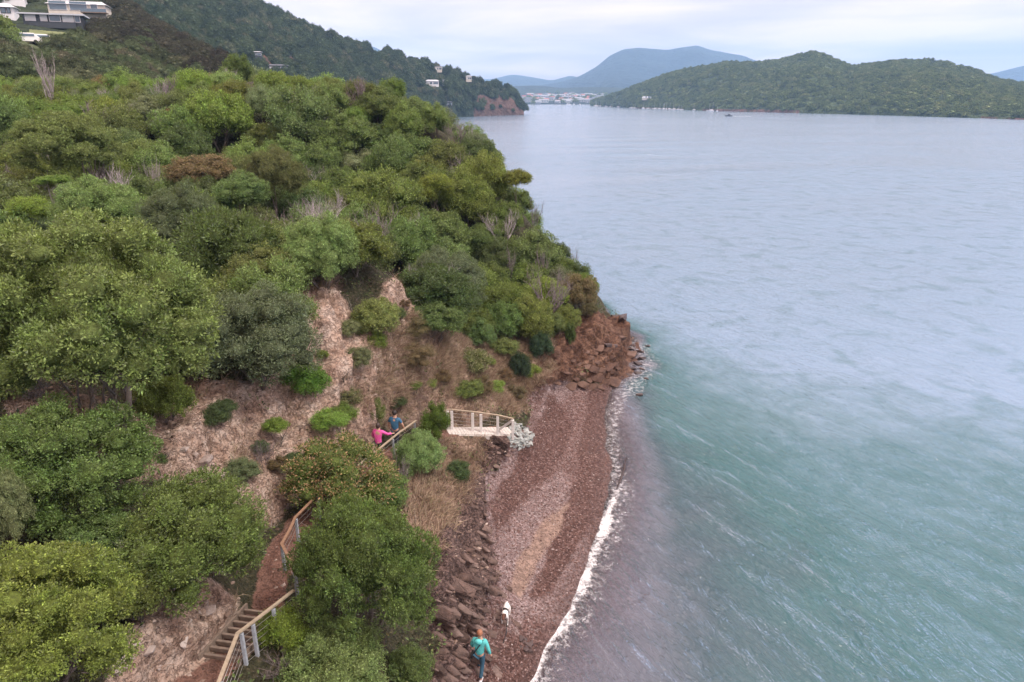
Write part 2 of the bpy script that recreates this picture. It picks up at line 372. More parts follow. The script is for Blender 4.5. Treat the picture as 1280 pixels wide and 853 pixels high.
def terrain_mat():
    m_, t, p, o = new_mat('hillside_ground'); pos = geo_pos(t)
    nA = noise_n(t, 1.3, 6, .62, pos); nB = noise_n(t, 7, 6, .65, pos); nC = noise_n(t, 30, 4, .6, pos); nD = noise_n(t, 1.6, 9, .72, pos, .15)
    ck = nd(t, 'ShaderNodeTexVoronoi', feature='DISTANCE_TO_EDGE'); ck.inputs['Scale'].default_value = 3.2; wv_ = nd(t, 'ShaderNodeVectorMath', operation='ADD'); nW = noise_n(t, 4, 4, .6, pos); t.links.new(pos, wv_.inputs[0]); t.links.new(nW.outputs['Color'], wv_.inputs[1]); t.links.new(wv_.outputs[0], ck.inputs['Vector'])
    crack = ramp(t, ck.outputs['Distance'], (0.0, 1.0), (.10, 0.0))
    litter = ramp(t, nB.outputs[0], (.3, (.026, .026, .014)), (.5, (.05, .05, .025)), (.62, (.09, .075, .045)), (.75, (.06, .08, .03)))
    clay = ramp(t, nD.outputs[0], (.27, (.20, .125, .095)), (.40, (.37, .25, .19)), (.52, (.49, .36, .29)), (.68, (.62, .51, .44)))
    clay = mixc(t, ramp(t, nB.outputs[0], (.5, 0.0), (.72, .5)), clay, (.16, .11, .075))
    clay = mixc(t, ramp(t, attr(t, 'gul'), (.32, .7), (.52, 0.0)), clay, (.15, .095, .075))  # gully floors darkened, shade painted into the clay colour
    clay = mixc(t, math_n(t, 'MULTIPLY', crack, .45), clay, (.10, .06, .05))
    grass = ramp(t, nB.outputs[0], (.25, (.13, .08, .065)), (.45, (.34, .235, .18)), (.62, (.48, .365, .28)), (.8, (.22, .20, .11)))
    grass = mixc(t, ramp(t, nA.outputs[0], (.46, 0.0), (.62, .8)), grass, (.13, .085, .075))
    rock = ramp(t, nB.outputs[0], (.28, (.045, .03, .028)), (.45, (.115, .075, .066)), (.6, (.18, .12, .105)), (.78, (.27, .21, .19)))
    rock = mixc(t, math_n(t, 'MULTIPLY', crack, .7), rock, (.03, .02, .018))
    red = ramp(t, nD.outputs[0], (.32, (.05, .026, .02)), (.48, (.14, .075, .052)), (.62, (.24, .14, .095)), (.78, (.32, .23, .18)))
    red = mixc(t, math_n(t, 'MULTIPLY', crack, .6), red, (.04, .022, .018))
    pathc = ramp(t, nB.outputs[0], (.3, (.19, .10, .075)), (.7, (.27, .155, .12)))
    # pebbles
    vo = nd(t, 'ShaderNodeTexVoronoi'); vo.inputs['Scale'].default_value = 13; t.links.new(pos, vo.inputs['Vector'])
    sepc = nd(t, 'ShaderNodeSeparateColor'); t.links.new(vo.outputs['Color'], sepc.inputs[0])
    peb = ramp(t, sepc.outputs[0], (0, (.09, .05, .045)), (.45, (.17, .10, .09)), (.8, (.24, .165, .155)), (.99, (.30, .24, .23)))
    pdk = ramp(t, sepc.outputs[1], (0, (.065, .032, .028)), (.5, (.115, .062, .052)), (.9, (.16, .095, .085)), (1, (.2, .15, .14)))
    ppl = ramp(t, sepc.outputs[2], (0, (.17, .115, .11)), (.5, (.26, .19, .185)), (.9, (.34, .27, .27)), (1, (.38, .33, .33)))
    snd = ramp(t, nC.outputs[0], (.3, (.27, .185, .15)), (.7, (.36, .26, .215)))
    jit = math_n(t, 'MULTIPLY', math_n(t, 'SUBTRACT', nC.outputs[0], .5), .9)
    def am(name, lo=.35, hi=.65): return ramp(t, math_n(t, 'ADD', attr(t, name), jit), (lo, 0.0), (hi, 1.0))
    beach = mixc(t, am('pale'), peb, ppl); beach = mixc(t, am('dark'), beach, pdk); beach = mixc(t, am('sand'), beach, snd)
    wetc = mixc(t, .55, beach, (.10, .06, .055))
    beach = mixc(t, attr(t, 'wet'), beach, wetc)
    c = mixc(t, am('grass'), litter, grass); c = mixc(t, am('clay'), c, clay); c = mixc(t, am('rock'), c, rock); c = mixc(t, am('red'), c, red)
    c = mixc(t, am('path'), c, pathc); c = mixc(t, am('beach'), c, beach)
    t.links.new(c, p.inputs['Base Color'])
    rg = math_n(t, 'SUBTRACT', .9, math_n(t, 'MULTIPLY', attr(t, 'wet'), .35)); t.links.new(rg, p.inputs['Roughness'])
    p.inputs['Specular IOR Level'].default_value = .3
    b1 = bump_n(t, math_n(t, 'SUBTRACT', nB.outputs[0], math_n(t, 'MULTIPLY', crack, .5)), .9, .14); 
    bb = nd(t, 'ShaderNodeBump'); bb.inputs['Strength'].default_value = .8; bb.inputs['Distance'].default_value = .035
    t.links.new(math_n(t, 'ADD', vo.outputs['Distance'], nC.outputs[0]), bb.inputs['Height']); t.links.new(b1, bb.inputs['Normal'])
    t.links.new(bb.outputs[0], p.inputs['Normal'])
    return m_
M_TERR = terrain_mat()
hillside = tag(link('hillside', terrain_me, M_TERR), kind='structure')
Vt = np.c_[GVX.ravel(), GVY.ravel(), GVZ.ravel()]
bvh_near = BVHTree.FromPolygons([Vector(v) for v in Vt.tolist()], [tuple(f) for f in grid_faces(len(gx), len(gy)).tolist()])
def gz(x, y):
    h = bvh_near.ray_cast(Vector((x, y, 80)), Vector((0, 0, -1)))
    return h[0].z if h[0] is not None else 0.0
def hit(px, py, bv=None):
    h = (bv or bvh_near).ray_cast(CAM, ray(px, py).normalized())
    return h[0]

# ------------------------------------------------------------------ water
wx = axis([(-9200, -400, 430), (-400, -30, 25), (-30, -4, 2), (-4, 14, .14), (14, 40, .5), (40, 100, 3), (100, 500, 25), (500, 9000, 425)])
wy = axis([(-200, 6, 20), (6, 56, .14), (56, 110, .9), (110, 500, 15), (500, 3000, 125), (3000, 8400, 500)])
WX, WY = np.meshgrid(wx, wy)
near = (WX > -89) & (WX < 25.9) & (WY > -5) & (WY < 111)
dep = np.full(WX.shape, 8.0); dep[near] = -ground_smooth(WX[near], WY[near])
far_ = 3.0 + 4.4 * sstep(14, 75, np.hypot(WX - 5, WY - 10)); dep = np.where(near, dep + (far_ - dep) * sstep(10, 25, np.hypot(np.maximum(WX - 2, 0), np.maximum(WY - 50, 0))), far_); dep = np.minimum(dep + 2.8 * sstep(14, 60, np.hypot(WX - 12, WY - 12)) * sstep(.5, 1.6, dep) + 4.2 * sstep(17, 56, WY) * sstep(.2, .9, dep), 9)  # values padded offshore to bring in the painted far sheen
FOAM1 = [tuple(W(a, b, 0))[:2] for a, b in [(655, 870), (666, 835), (690, 795), (706, 778), (718, 752), (735, 708), (748, 678), (760, 645), (770, 612)]]
FOAM2 = [tuple(W(a, b, 0))[:2] for a, b in [(772, 600), (765, 570), (764, 545), (768, 520), (775, 500), (790, 480)]]
FOAM3 = [tuple(W(a, b, 0))[:2] for a, b in [(752, 405), (775, 425), (800, 435), (806, 455), (800, 470), (782, 492)]]
fo = np.zeros(WX.shape)
wob = .35 * fbm(WX * 1.1, WY * 1.1, None, 3, 70)
d1, _, _ = line_dist(WX, WY, FOAM1); d2, _, _ = line_dist(WX, WY, FOAM2); d3, _, _ = line_dist(WX, WY, FOAM3)
side = WX - np.interp(WY, [p[1] for p in FOAM1], [p[0] for p in FOAM1])
fo = np.maximum(fo, (1 - sstep(.05, .52, d1 + wob * .6)) * (.72 + .45 * fbm(WX * .6, WY * .6, None, 2, 71)))
fo = np.maximum(fo, .47 * (1 - sstep(.3, 2.6, d1 + wob * 1.5)) * (side > 0))
fo = np.maximum(fo, .50 * (1 - sstep(.2, 1.2, d2 + wob)))
fo = np.maximum(fo, .47 * (1 - sstep(.3, 3.0, d3 + wob * 1.5)))
fo = np.maximum(fo, .42 * (1 - sstep(.02, .10, np.abs(dep))) * (WY < 50))
fo = np.where(near, fo, 0)
wdir = (W(1150, 680, 0) - W(1100, 650, 0)).normalized(); WANG = math.atan2(wdir.y, wdir.x)
al = WX * wdir.x + WY * wdir.y; ac = -WX * wdir.y + WY * wdir.x
wz = .05 * fbm(al * .25, ac * .9, None, 3, 72) + .02 * fbm(al * .9, ac * 2.6, None, 2, 73)
wz *= sstep(.05, 1.0, dep) * (1 - sstep(40, 100, np.hypot(WX, WY)))
water_me = mesh_np('sea', np.c_[WX.ravel(), WY.ravel(), wz.ravel()], grid_faces(len(wx), len(wy)), dict(depth=dep.ravel(), foam=fo.ravel()))
def water_mat():
    m_, t, p, o = new_mat('sea_water'); t.nodes.remove(p); pos = geo_pos(t)
    def mapped(sx, sy):
        a = nd(t, 'ShaderNodeMapping', vector_type='TEXTURE'); t.links.new(pos, a.inputs['Vector']); a.inputs['Rotation'].default_value = (0, 0, WANG)
        a.inputs['Scale'].default_value = (sx, sy, 1); return a.outputs[0]
    nf = noise_n(t, 1.0, 3, .55, mapped(.5, .19), 1.1)      # ripples
    nm = noise_n(t, 1.0, 3, .5, mapped(2.6, .8), .9)        # small waves
    nl_ = noise_n(t, 1.0, 2, .5, mapped(14, 3.4), .4)
    # wind-ruffled patches and slicks
    mp = nd(t, 'ShaderNodeMapping'); t.links.new(pos, mp.inputs['Vector']); mp.inputs['Scale'].default_value = (.006, .012, 1); mp.inputs['Rotation'].default_value = (0, 0, R(25))
    slick = noise_n(t, 1.0, 5, .6, mp.outputs[0], 1.0)
    mp2 = nd(t, 'ShaderNodeMapping'); t.links.new(pos, mp2.inputs['Vector']); mp2.inputs['Scale'].default_value = (.06, .11, 1); mp2.inputs['Rotation'].default_value = (0, 0, R(-20))
    patch = noise_n(t, 1.0, 4, .6, mp2.outputs[0], .8)
    sl = ramp(t, slick.outputs[0], (.40, .12), (.56, 1.0)); pa = ramp(t, patch.outputs[0], (.35, .6), (.65, 1.0))
    # long wake swells far out
    wv = nd(t, 'ShaderNodeTexWave', wave_type='BANDS', bands_direction='Y'); wv.inputs['Scale'].default_value = .0105; wv.inputs['Distortion'].default_value = 2.2; wv.inputs['Detail'].default_value = 2; wv.inputs['Detail Scale'].default_value = .4
    mp3 = nd(t, 'ShaderNodeMapping'); t.links.new(pos, mp3.inputs['Vector']); mp3.inputs['Rotation'].default_value = (0, 0, R(-12)); t.links.new(mp3.outputs[0], wv.inputs['Vector'])
    cd = nd(t, 'ShaderNodeVectorMath', operation='LENGTH'); t.links.new(pos, cd.inputs[0])
    calm = nd(t, 'ShaderNodeMapRange'); t.links.new(cd.outputs['Value'], calm.inputs['Value']); calm.inputs['From Min'].default_value = 60; calm.inputs['From Max'].default_value = 420; calm.inputs['To Min'].default_value = 1.0; calm.inputs['To Max'].default_value = .35
    farw = nd(t, 'ShaderNodeMapRange'); t.links.new(cd.outputs['Value'], farw.inputs['Value']); farw.inputs['From Min'].default_value = 60; farw.inputs['From Max'].default_value = 160
    sln = nd(t, 'ShaderNodeMix'); t.links.new(farw.outputs[0], sln.inputs[0]); sln.inputs[2].default_value = 1.0; t.links.new(sl, sln.inputs[3])
    amp = math_n(t, 'MULTIPLY', math_n(t, 'MULTIPLY', sln.outputs[0], pa), calm.outputs[0])
    h = math_n(t, 'ADD', math_n(t, 'MULTIPLY', math_n(t, 'POWER', nf.outputs[0], 1.4), .32), math_n(t, 'MULTIPLY', math_n(t, 'POWER', nm.outputs[0], 1.3), .75))
    wc = W(800, 185, z=0.0); sb_ = nd(t, 'ShaderNodeVectorMath', operation='SUBTRACT'); t.links.new(pos, sb_.inputs[0]); sb_.inputs[1].default_value = tuple(wc)
    sc_ = nd(t, 'ShaderNodeVectorMath', operation='MULTIPLY'); t.links.new(sb_.outputs[0], sc_.inputs[0]); sc_.inputs[1].default_value = (1 / 62, 1 / 190, 0); ln_ = nd(t, 'ShaderNodeVectorMath', operation='LENGTH'); t.links.new(sc_.outputs[0], ln_.inputs[0])
    wmask = math_n(t, 'MULTIPLY', ramp(t, ln_.outputs['Value'], (.25, 1.0), (.9, 0.0)), ramp(t, patch.outputs[0], (.4, .15), (.6, 1.0)))
    h = math_n(t, 'ADD', math_n(t, 'MULTIPLY', h, amp), math_n(t, 'MULTIPLY', nl_.outputs[0], .10))
    h = math_n(t, 'ADD', h, math_n(t, 'MULTIPLY', math_n(t, 'MULTIPLY', wv.outputs['Fac'], wmask), 1.1))
    nff = noise_n(t, 1.0, 2, .5, mapped(.5, .11), .3); h = math_n(t, 'ADD', h, math_n(t, 'MULTIPLY', nff.outputs[0], .11))
    bp = bump_n(t, h, 1.0, 1.0)
    fr = nd(t, 'ShaderNodeFresnel'); fr.inputs['IOR'].default_value = 1.5; t.links.new(bp, fr.inputs['Normal'])
    gl = nd(t, 'ShaderNodeBsdfGlossy'); gl.inputs['Roughness'].default_value = .09; t.links.new(bp, gl.inputs['Normal'])
    gl.inputs['Color'].default_value = (1, 1, 1, 1)
    # water body: silt and depth hide the bed; far paleness is painted sky reflection
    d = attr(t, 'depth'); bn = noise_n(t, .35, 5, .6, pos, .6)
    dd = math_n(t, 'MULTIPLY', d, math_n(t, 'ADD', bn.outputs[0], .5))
    bodyc_sheen = ramp(t, math_n(t, 'DIVIDE', dd, 9.0), (0.0, (.235, .205, .255)), (.06, (.13, .14, .18)), (.17, (.05, .085, .105)), (.34, (.042, .108, .120)), (.54, (.065, .14, .17)), (.76, (.11, .19, .25)), (1.0, (.175, .26, .37)))
    body = nd(t, 'ShaderNodeBsdfDiffuse'); t.links.new(bodyc_sheen, body.inputs['Color'])
    tr = nd(t, 'ShaderNodeBsdfTransparent'); tr.inputs['Color'].default_value = (.86, .93, .95, 1)
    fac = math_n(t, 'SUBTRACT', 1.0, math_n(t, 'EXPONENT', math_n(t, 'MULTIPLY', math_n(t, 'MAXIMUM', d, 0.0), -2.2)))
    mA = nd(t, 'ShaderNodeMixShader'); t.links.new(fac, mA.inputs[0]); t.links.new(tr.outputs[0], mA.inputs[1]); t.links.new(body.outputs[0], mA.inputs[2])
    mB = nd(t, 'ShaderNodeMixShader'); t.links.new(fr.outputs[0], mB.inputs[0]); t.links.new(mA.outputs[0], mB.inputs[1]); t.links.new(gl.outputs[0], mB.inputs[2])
    # foam: lace of bubbles
    vo = nd(t, 'ShaderNodeTexVoronoi', feature='DISTANCE_TO_EDGE'); vo.inputs['Scale'].default_value = 3.6
    wn = noise_n(t, 2.5, 3, .6, pos); wvn = nd(t, 'ShaderNodeVectorMath', operation='ADD'); t.links.new(pos, wvn.inputs[0]); t.links.new(wn.outputs['Color'], wvn.inputs[1]); t.links.new(wvn.outputs[0], vo.inputs['Vector'])
    fn = noise_n(t, 3.4, 6, .68, pos); fn2 = noise_n(t, 26, 3, .6, pos)
    lace = ramp(t, vo.outputs['Distance'], (0.0, 1.0), (.16, 0.0))
    s = math_n(t, 'ADD', attr(t, 'foam'), math_n(t, 'MULTIPLY', lace, .18)); s = math_n(t, 'ADD', s, math_n(t, 'MULTIPLY', math_n(t, 'SUBTRACT', fn.outputs[0], .5), .9))
    s = math_n(t, 'ADD', s, math_n(t, 'MULTIPLY', math_n(t, 'SUBTRACT', fn2.outputs[0], .5), .2))
    gate = ramp(t, attr(t, 'foam'), (.05, 0.0), (.3, 1.0))
    ff = math_n(t, 'MULTIPLY', ramp(t, s, (.54, 0.0), (.95, .85)), gate)
    fd = nd(t, 'ShaderNodeBsdfDiffuse'); fd.inputs['Color'].default_value = (.80, .81, .84, 1)
    mC = nd(t, 'ShaderNodeMixShader'); t.links.new(ff, mC.inputs[0]); t.links.new(mB.outputs[0], mC.inputs[1]); t.links.new(fd.outputs[0], mC.inputs[2])
    t.links.new(mC.outputs[0], o.inputs['Surface'])
    return m_
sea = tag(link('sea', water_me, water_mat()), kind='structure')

# ------------------------------------------------------------------ far hills
def hill_mat(name, base, dark, scale, clayc=(.17, .11, .095)):
    m_, t, p, o = new_mat(name); pos = geo_pos(t)
    a = noise_n(t, scale, 6, .65, pos); b = noise_n(t, scale * 7, 4, .6, pos)
    c = mixc(t, ramp(t, a.outputs[0], (.38, 0.0), (.62, 1.0)), dark, base)
    c = mixc(t, ramp(t, b.outputs[0], (.35, .6), (.6, 0.0)), c, tuple(k * .45 for k in dark))
    cn = noise_n(t, scale * 4, 5, .7, pos)
    ck = ramp(t, math_n(t, 'ADD', attr(t, 'clay'), math_n(t, 'MULTIPLY', math_n(t, 'SUBTRACT', cn.outputs[0], .5), 1.1)), (.45, 0.0), (.6, 1.0))
    c = mixc(t, ck, c, ramp(t, cn.outputs[0], (.3, tuple(k * .45 for k in clayc)), (.7, clayc)))
    t.links.new(c, p.inputs['Base Color']); p.inputs['Roughness'].default_value = 1; p.inputs['Specular IOR Level'].default_value = 0.1
    t.links.new(bump_n(t, b.outputs[0], 1.0, 1.2 / scale * .12), p.inputs['Normal'])
    return m_
def ridge_hill(name, prof, base, mat, spur=.12, ns=.004, nx=260, ny=70, seed=0, clay=None, back=.5, shape=None):
    """prof: (px, py, Y) along the skyline; base: (px, Y) of the foot on the water; a solid hill with a far side"""
    px = np.linspace(prof[0][0], prof[-1][0], nx)
    py = np.interp(px, [a[0] for a in prof], [a[1] for a in prof]); Yr = np.interp(px, [a[0] for a in prof], [a[2] for a in prof])
    Yb = np.interp(px, [a[0] for a in base], [a[1] for a in base])
    k_ = np.ones(5) / 5; pys = np.convolve(np.pad(py, 2, 'edge'), k_, 'valid')
    top = np.array([tuple(W(a, b, Y=c)) for a, b, c in zip(px, pys, Yr)])
    # the foot lies on the same bearing at sea level
    bx = top[:, 0] * Yb / Yr; by = Yb
    t = np.r_[np.linspace(0, 1, ny), 1 + np.linspace(0, back, 14)[1:]]
    T = t[:, None]
    X = bx[None] + (top[:, 0] - bx)[None] * T; Y = by[None] + (top[:, 1] - by)[None] * T
    f = T ** .9 if shape is None else shape(T, px[None])
    Z = np.where(T <= 1, top[None, :, 2] * f, top[None, :, 2] * (1 - ((T - 1) / back) ** 1.3 * 1.02))
    n_ = fbm(X * ns + seed * 7.7, Y * ns * .6, None, 5, 90 + seed, ridge=True)
    n2 = fbm(X * ns * 4, Y * ns * 4, None, 4, 95 + seed)
    Z = Z + top[None, :, 2] * spur * (n_ * np.sin(np.pi * np.clip(T, 0, 1)) ** .7) + top[None, :, 2] * .012 * n2 * np.clip(T * 6, 0, 1)
    Z = np.where(T == 0, -3, Z)
    cm = np.zeros(X.shape)
    if clay is not None: cm = clay(X, Y, Z, T + 0 * X, px[None] + 0 * X)
    Fc = grid_faces(nx, len(t))
    me = mesh_np(name, np.c_[X.ravel(), Y.ravel(), Z.ravel()], Fc, dict(clay=cm.ravel()))
    bv = BVHTree.FromPolygons([Vector(v) for v in np.c_[X.ravel(), Y.ravel(), Z.ravel()].tolist()], [tuple(q) for q in Fc.tolist()])
    return tag(link(name, me, mat), kind='structure'), bv, (X, Y, Z, cm)
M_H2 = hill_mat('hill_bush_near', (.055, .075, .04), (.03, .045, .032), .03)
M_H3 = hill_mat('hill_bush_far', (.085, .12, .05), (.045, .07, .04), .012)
M_H4 = hill_mat('mountain_bush', (.04, .065, .075), (.028, .046, .06), .003)  # bush colour shifted to blue, haze painted into the surface
# slope behind the near hill, with houses and gardens on its shoulder
def clayA(X, Y, Z, T, px): return np.zeros(X.shape)
shoulder, bv_sh, g_sh = ridge_hill('shoulder_hill',
    [(-260, -120, 330), (-60, -60, 320), (60, -30, 300), (130, -12, 290), (160, 8, 270), (185, 28, 250), (215, 46, 225), (250, 62, 200), (280, 80, 180), (300, 100, 165), (330, 125, 150)],
    [(-260, 90), (0, 100), (150, 100), (280, 105), (330, 110)], M_H2, spur=.05, ns=.02, nx=200, ny=90, seed=1,
    shape=lambda T, px: (.29 + .40 * T + .31 * T * T) * np.where(px > 290, T ** .5, 1), back=.35)
def clayB(X, Y, Z, T, px):
    k = np.zeros(X.shape)
    pxx, pyy = proj(X, Y, Z)
    k = np.maximum(k, sstep(585, 600, pxx) * (1 - sstep(.30, .42, T + .15 * vnoise(X * .05, Y * .05, s=5))) * sstep(-1, 3, pyy - 117))
    for a, b, r1, r2 in [(352, 76, 22, 5), (372, 72, 10, 6), (250, 30, 9, 6), (443, 99, 5, 4), (492, 97, 4, 3), (340, 70, 10, 4)]:
        k = np.maximum(k, np.clip(1.6 - np.hypot((pxx - a) / r1, (pyy - b) / r2), 0, 1))
    return k
hill2, bv_h2, g_h2 = ridge_hill('bush_hill',
    [(120, -90, 620), (200, -48, 640), (270, -14, 660), (310, 2, 680), (350, 20, 690), (400, 44, 700), (440, 57, 710), (480, 66, 720), (520, 78, 740), (560, 90, 760), (600, 103, 780), (630, 108, 800), (642, 116, 810), (650, 128, 815), (655, 141, 815)],
    [(120, 330), (310, 350), (400, 420), (500, 560), (570, 690), (620, 760), (655, 790)], M_H2, spur=.05, ns=.012, nx=320, ny=110, seed=2, clay=clayB,
    shape=lambda T, px: np.where(px > 560, T ** .45, T ** .85), back=.4)
cove, bv_h3, g_h3 = ridge_hill('cove_hill',
    [(738, 127, 1700), (770, 117, 1500), (800, 106, 1450), (840, 92, 1400), (880, 84, 1400), (915, 79, 1420), (945, 80, 1450), (975, 78, 1400), (1000, 71, 1350), (1017, 67, 1330), (1035, 71, 1320), (1062, 84, 1300), (1080, 82, 1250), (1120, 77, 1200),
     (1150, 76, 1180), (1185, 79, 1150), (1215, 88, 1120), (1245, 100, 1100), (1300, 110, 1080), (1400, 130, 1050)],
    [(738, 1650), (800, 1250), (900, 1000), (1000, 880), (1100, 780), (1280, 620), (1400, 560)], M_H3, spur=.22, ns=.0045, nx=420, ny=110, seed=3,
    clay=lambda X, Y, Z, T, px: np.where((T < .012) & (vnoise(X * .01, Y * .01, s=3) > .1), .6, 0), shape=lambda T, px: T ** .75)
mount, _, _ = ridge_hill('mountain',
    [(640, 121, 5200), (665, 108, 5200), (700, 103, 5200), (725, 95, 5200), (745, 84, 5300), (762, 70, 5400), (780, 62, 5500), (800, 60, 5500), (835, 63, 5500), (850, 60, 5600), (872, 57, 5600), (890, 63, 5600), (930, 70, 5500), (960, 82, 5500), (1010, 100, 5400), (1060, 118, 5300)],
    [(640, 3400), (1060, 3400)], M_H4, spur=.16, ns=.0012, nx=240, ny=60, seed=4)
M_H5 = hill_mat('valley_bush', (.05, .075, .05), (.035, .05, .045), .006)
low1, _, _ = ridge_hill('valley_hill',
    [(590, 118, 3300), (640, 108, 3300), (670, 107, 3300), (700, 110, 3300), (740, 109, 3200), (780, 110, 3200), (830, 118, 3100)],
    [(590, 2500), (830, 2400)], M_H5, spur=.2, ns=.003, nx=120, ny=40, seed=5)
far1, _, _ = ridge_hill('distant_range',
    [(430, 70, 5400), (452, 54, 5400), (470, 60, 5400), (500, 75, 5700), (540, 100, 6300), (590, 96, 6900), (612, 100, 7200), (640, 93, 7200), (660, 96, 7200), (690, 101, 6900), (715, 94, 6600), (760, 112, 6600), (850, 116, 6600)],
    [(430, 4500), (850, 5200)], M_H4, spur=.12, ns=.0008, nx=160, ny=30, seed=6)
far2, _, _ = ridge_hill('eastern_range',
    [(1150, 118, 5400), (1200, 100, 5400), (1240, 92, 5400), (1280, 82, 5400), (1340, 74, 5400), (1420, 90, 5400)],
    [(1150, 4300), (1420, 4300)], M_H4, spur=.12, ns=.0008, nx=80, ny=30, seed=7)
# flat land the town stands on
tmb = []
for a, b in [(652, 2050), (700, 2000), (760, 1950), (800, 1500)]: tmb.append(W(a, 130, Y=b))
mb = MB(); front = [Vector((p.x, p.y, 1.6)) for p in tmb]; backp = [Vector((p.x * 2.0, p.y * 2.0, 58)) for p in tmb]
mb.raw(front + backp + [Vector((p.x, p.y - 3, -2)) for p in tmb], [(i, i + 1, i + 5, i + 4) for i in range(3)] + [(i + 8, i + 9, i + 1, i) for i in range(3)])
tag(mb.build('town_ground', M_H5), kind='structure')

# ------------------------------------------------------------------ foliage
rng = np.random.default_rng(11)
def unit(v): return v / (np.linalg.norm(v, axis=-1, keepdims=True) + 1e-9)
def leaves_np(P, Nn, Ld, Ln, wid, fold=.25):
    """leaf blades: base P, direction Ld, approximate normal Nn, length Ln, width ratio; two triangles each, folded on the midrib"""
    S = unit(np.cross(Ld, Nn)); U = np.cross(S, Ld)
    L_ = Ln[:, None]
    base = P; tip = P + Ld * L_; mid = P + Ld * L_ * .5
    l_ = mid - S * L_ * wid / 2 + U * L_ * fold * wid; r_ = mid + S * L_ * wid / 2 + U * L_ * fold * wid
    V = np.stack([base, r_, tip, l_], 1).reshape(-1, 3)
    i = np.arange(len(P))[:, None] * 4
    return V, np.concatenate([i + [[0, 1, 2]], i + [[0, 2, 3]]], 0)
ICO = None
def ico(sub):
    bm = bmesh.new(); bmesh.ops.create_icosphere(bm, subdivisions=sub, radius=1)
    V = np.array([v.co[:] for v in bm.verts]); Fc = np.array([[v.index for v in f.verts] for f in bm.faces]); bm.free(); return V, Fc
def crown_mesh(name, seed, lobes=16, clumps=900, per=12, leaf=.06, wid=.45, flat=.75, lobe_r=(.26, .42), tuft=.07, up=.35, open_=0.0, core=True):
    g = np.random.default_rng(seed)
    # lobes of the crown: a lumpy dome with flattened base
    az = np.arange(lobes) * 2.39996 + g.uniform(-.4, .4, lobes); zz = np.linspace(.95, -.35, lobes) + g.uniform(-.12, .12, lobes)
    zz = np.clip(zz, -.5, 1); rr = np.sqrt(np.clip(1 - zz ** 2, .03, 1))
    lr = g.uniform(*lobe_r, lobes) * (1 - .15 * zz)
    C = np.c_[np.cos(az) * rr, np.sin(az) * rr, zz * flat] * (1 - lr * .85)[:, None] * g.uniform(.88, 1.1, lobes)[:, None]
    C = np.r_[C, [[0, 0, .05]]]; lr = np.r_[lr, .5]
    n = clumps * 4
    k = g.choice(len(C), n, p=lr ** 2 / np.sum(lr ** 2)); dirn = unit(g.normal(size=(n, 3)) + np.array([0, 0, up]))
    wobble = 1 + .26 * vnoise(dirn[:, 0] * 3 + k * 3.1, dirn[:, 1] * 3, dirn[:, 2] * 3, seed)
    P = C[k] + dirn * (lr[k] * wobble)[:, None] * np.array([1, 1, .85])
    inside = np.zeros(n, bool)
    for j in range(len(C)):
        q = np.linalg.norm((P - C[j]) / [1, 1, .85], axis=1)
        inside |= (q < lr[j] * .86) & (k != j)
    if open_: inside |= vnoise(P[:, 0] * 4, P[:, 1] * 4, P[:, 2] * 4, seed + 5) < -1 + 2 * open_
    P, dirn = P[~inside][:clumps], dirn[~inside][:clumps]
    out_ = unit(P * [1, 1, .8] + [0, 0, .3]); m_ = len(P)
    cn = unit(dirn * .6 + out_ * .5 + [0, 0, up])
    # each clump: a rosette of leaves on a twig end
    Pn = np.repeat(P, per, 0); Cn = np.repeat(cn, per, 0); q = len(Pn)
    jit = g.normal(size=(q, 3)); ts = np.repeat(g.uniform(.6, 1.35, m_), per)
    Ld = unit(Cn * g.uniform(.1, .9, (q, 1)) + unit(jit) * .95)
    B = Pn + jit * tuft * .55 * ts[:, None] - Cn * g.uniform(0, tuft * 1.2, (q, 1))
    Ln = leaf * g.uniform(.65, 1.3, q)
    V, Fc = leaves_np(B, unit(Cn + .35 * g.normal(size=(q, 3))), Ld, Ln, wid)
    mi = np.zeros(len(Fc), np.int32)
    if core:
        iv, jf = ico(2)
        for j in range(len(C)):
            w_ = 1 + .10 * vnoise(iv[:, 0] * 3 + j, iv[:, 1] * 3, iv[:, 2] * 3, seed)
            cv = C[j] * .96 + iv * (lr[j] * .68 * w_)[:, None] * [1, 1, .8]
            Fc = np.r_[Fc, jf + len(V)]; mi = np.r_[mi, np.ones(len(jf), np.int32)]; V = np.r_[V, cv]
    me = mesh_np(name, V, Fc, smooth=False); me.polygons.foreach_set('material_index', mi); return me
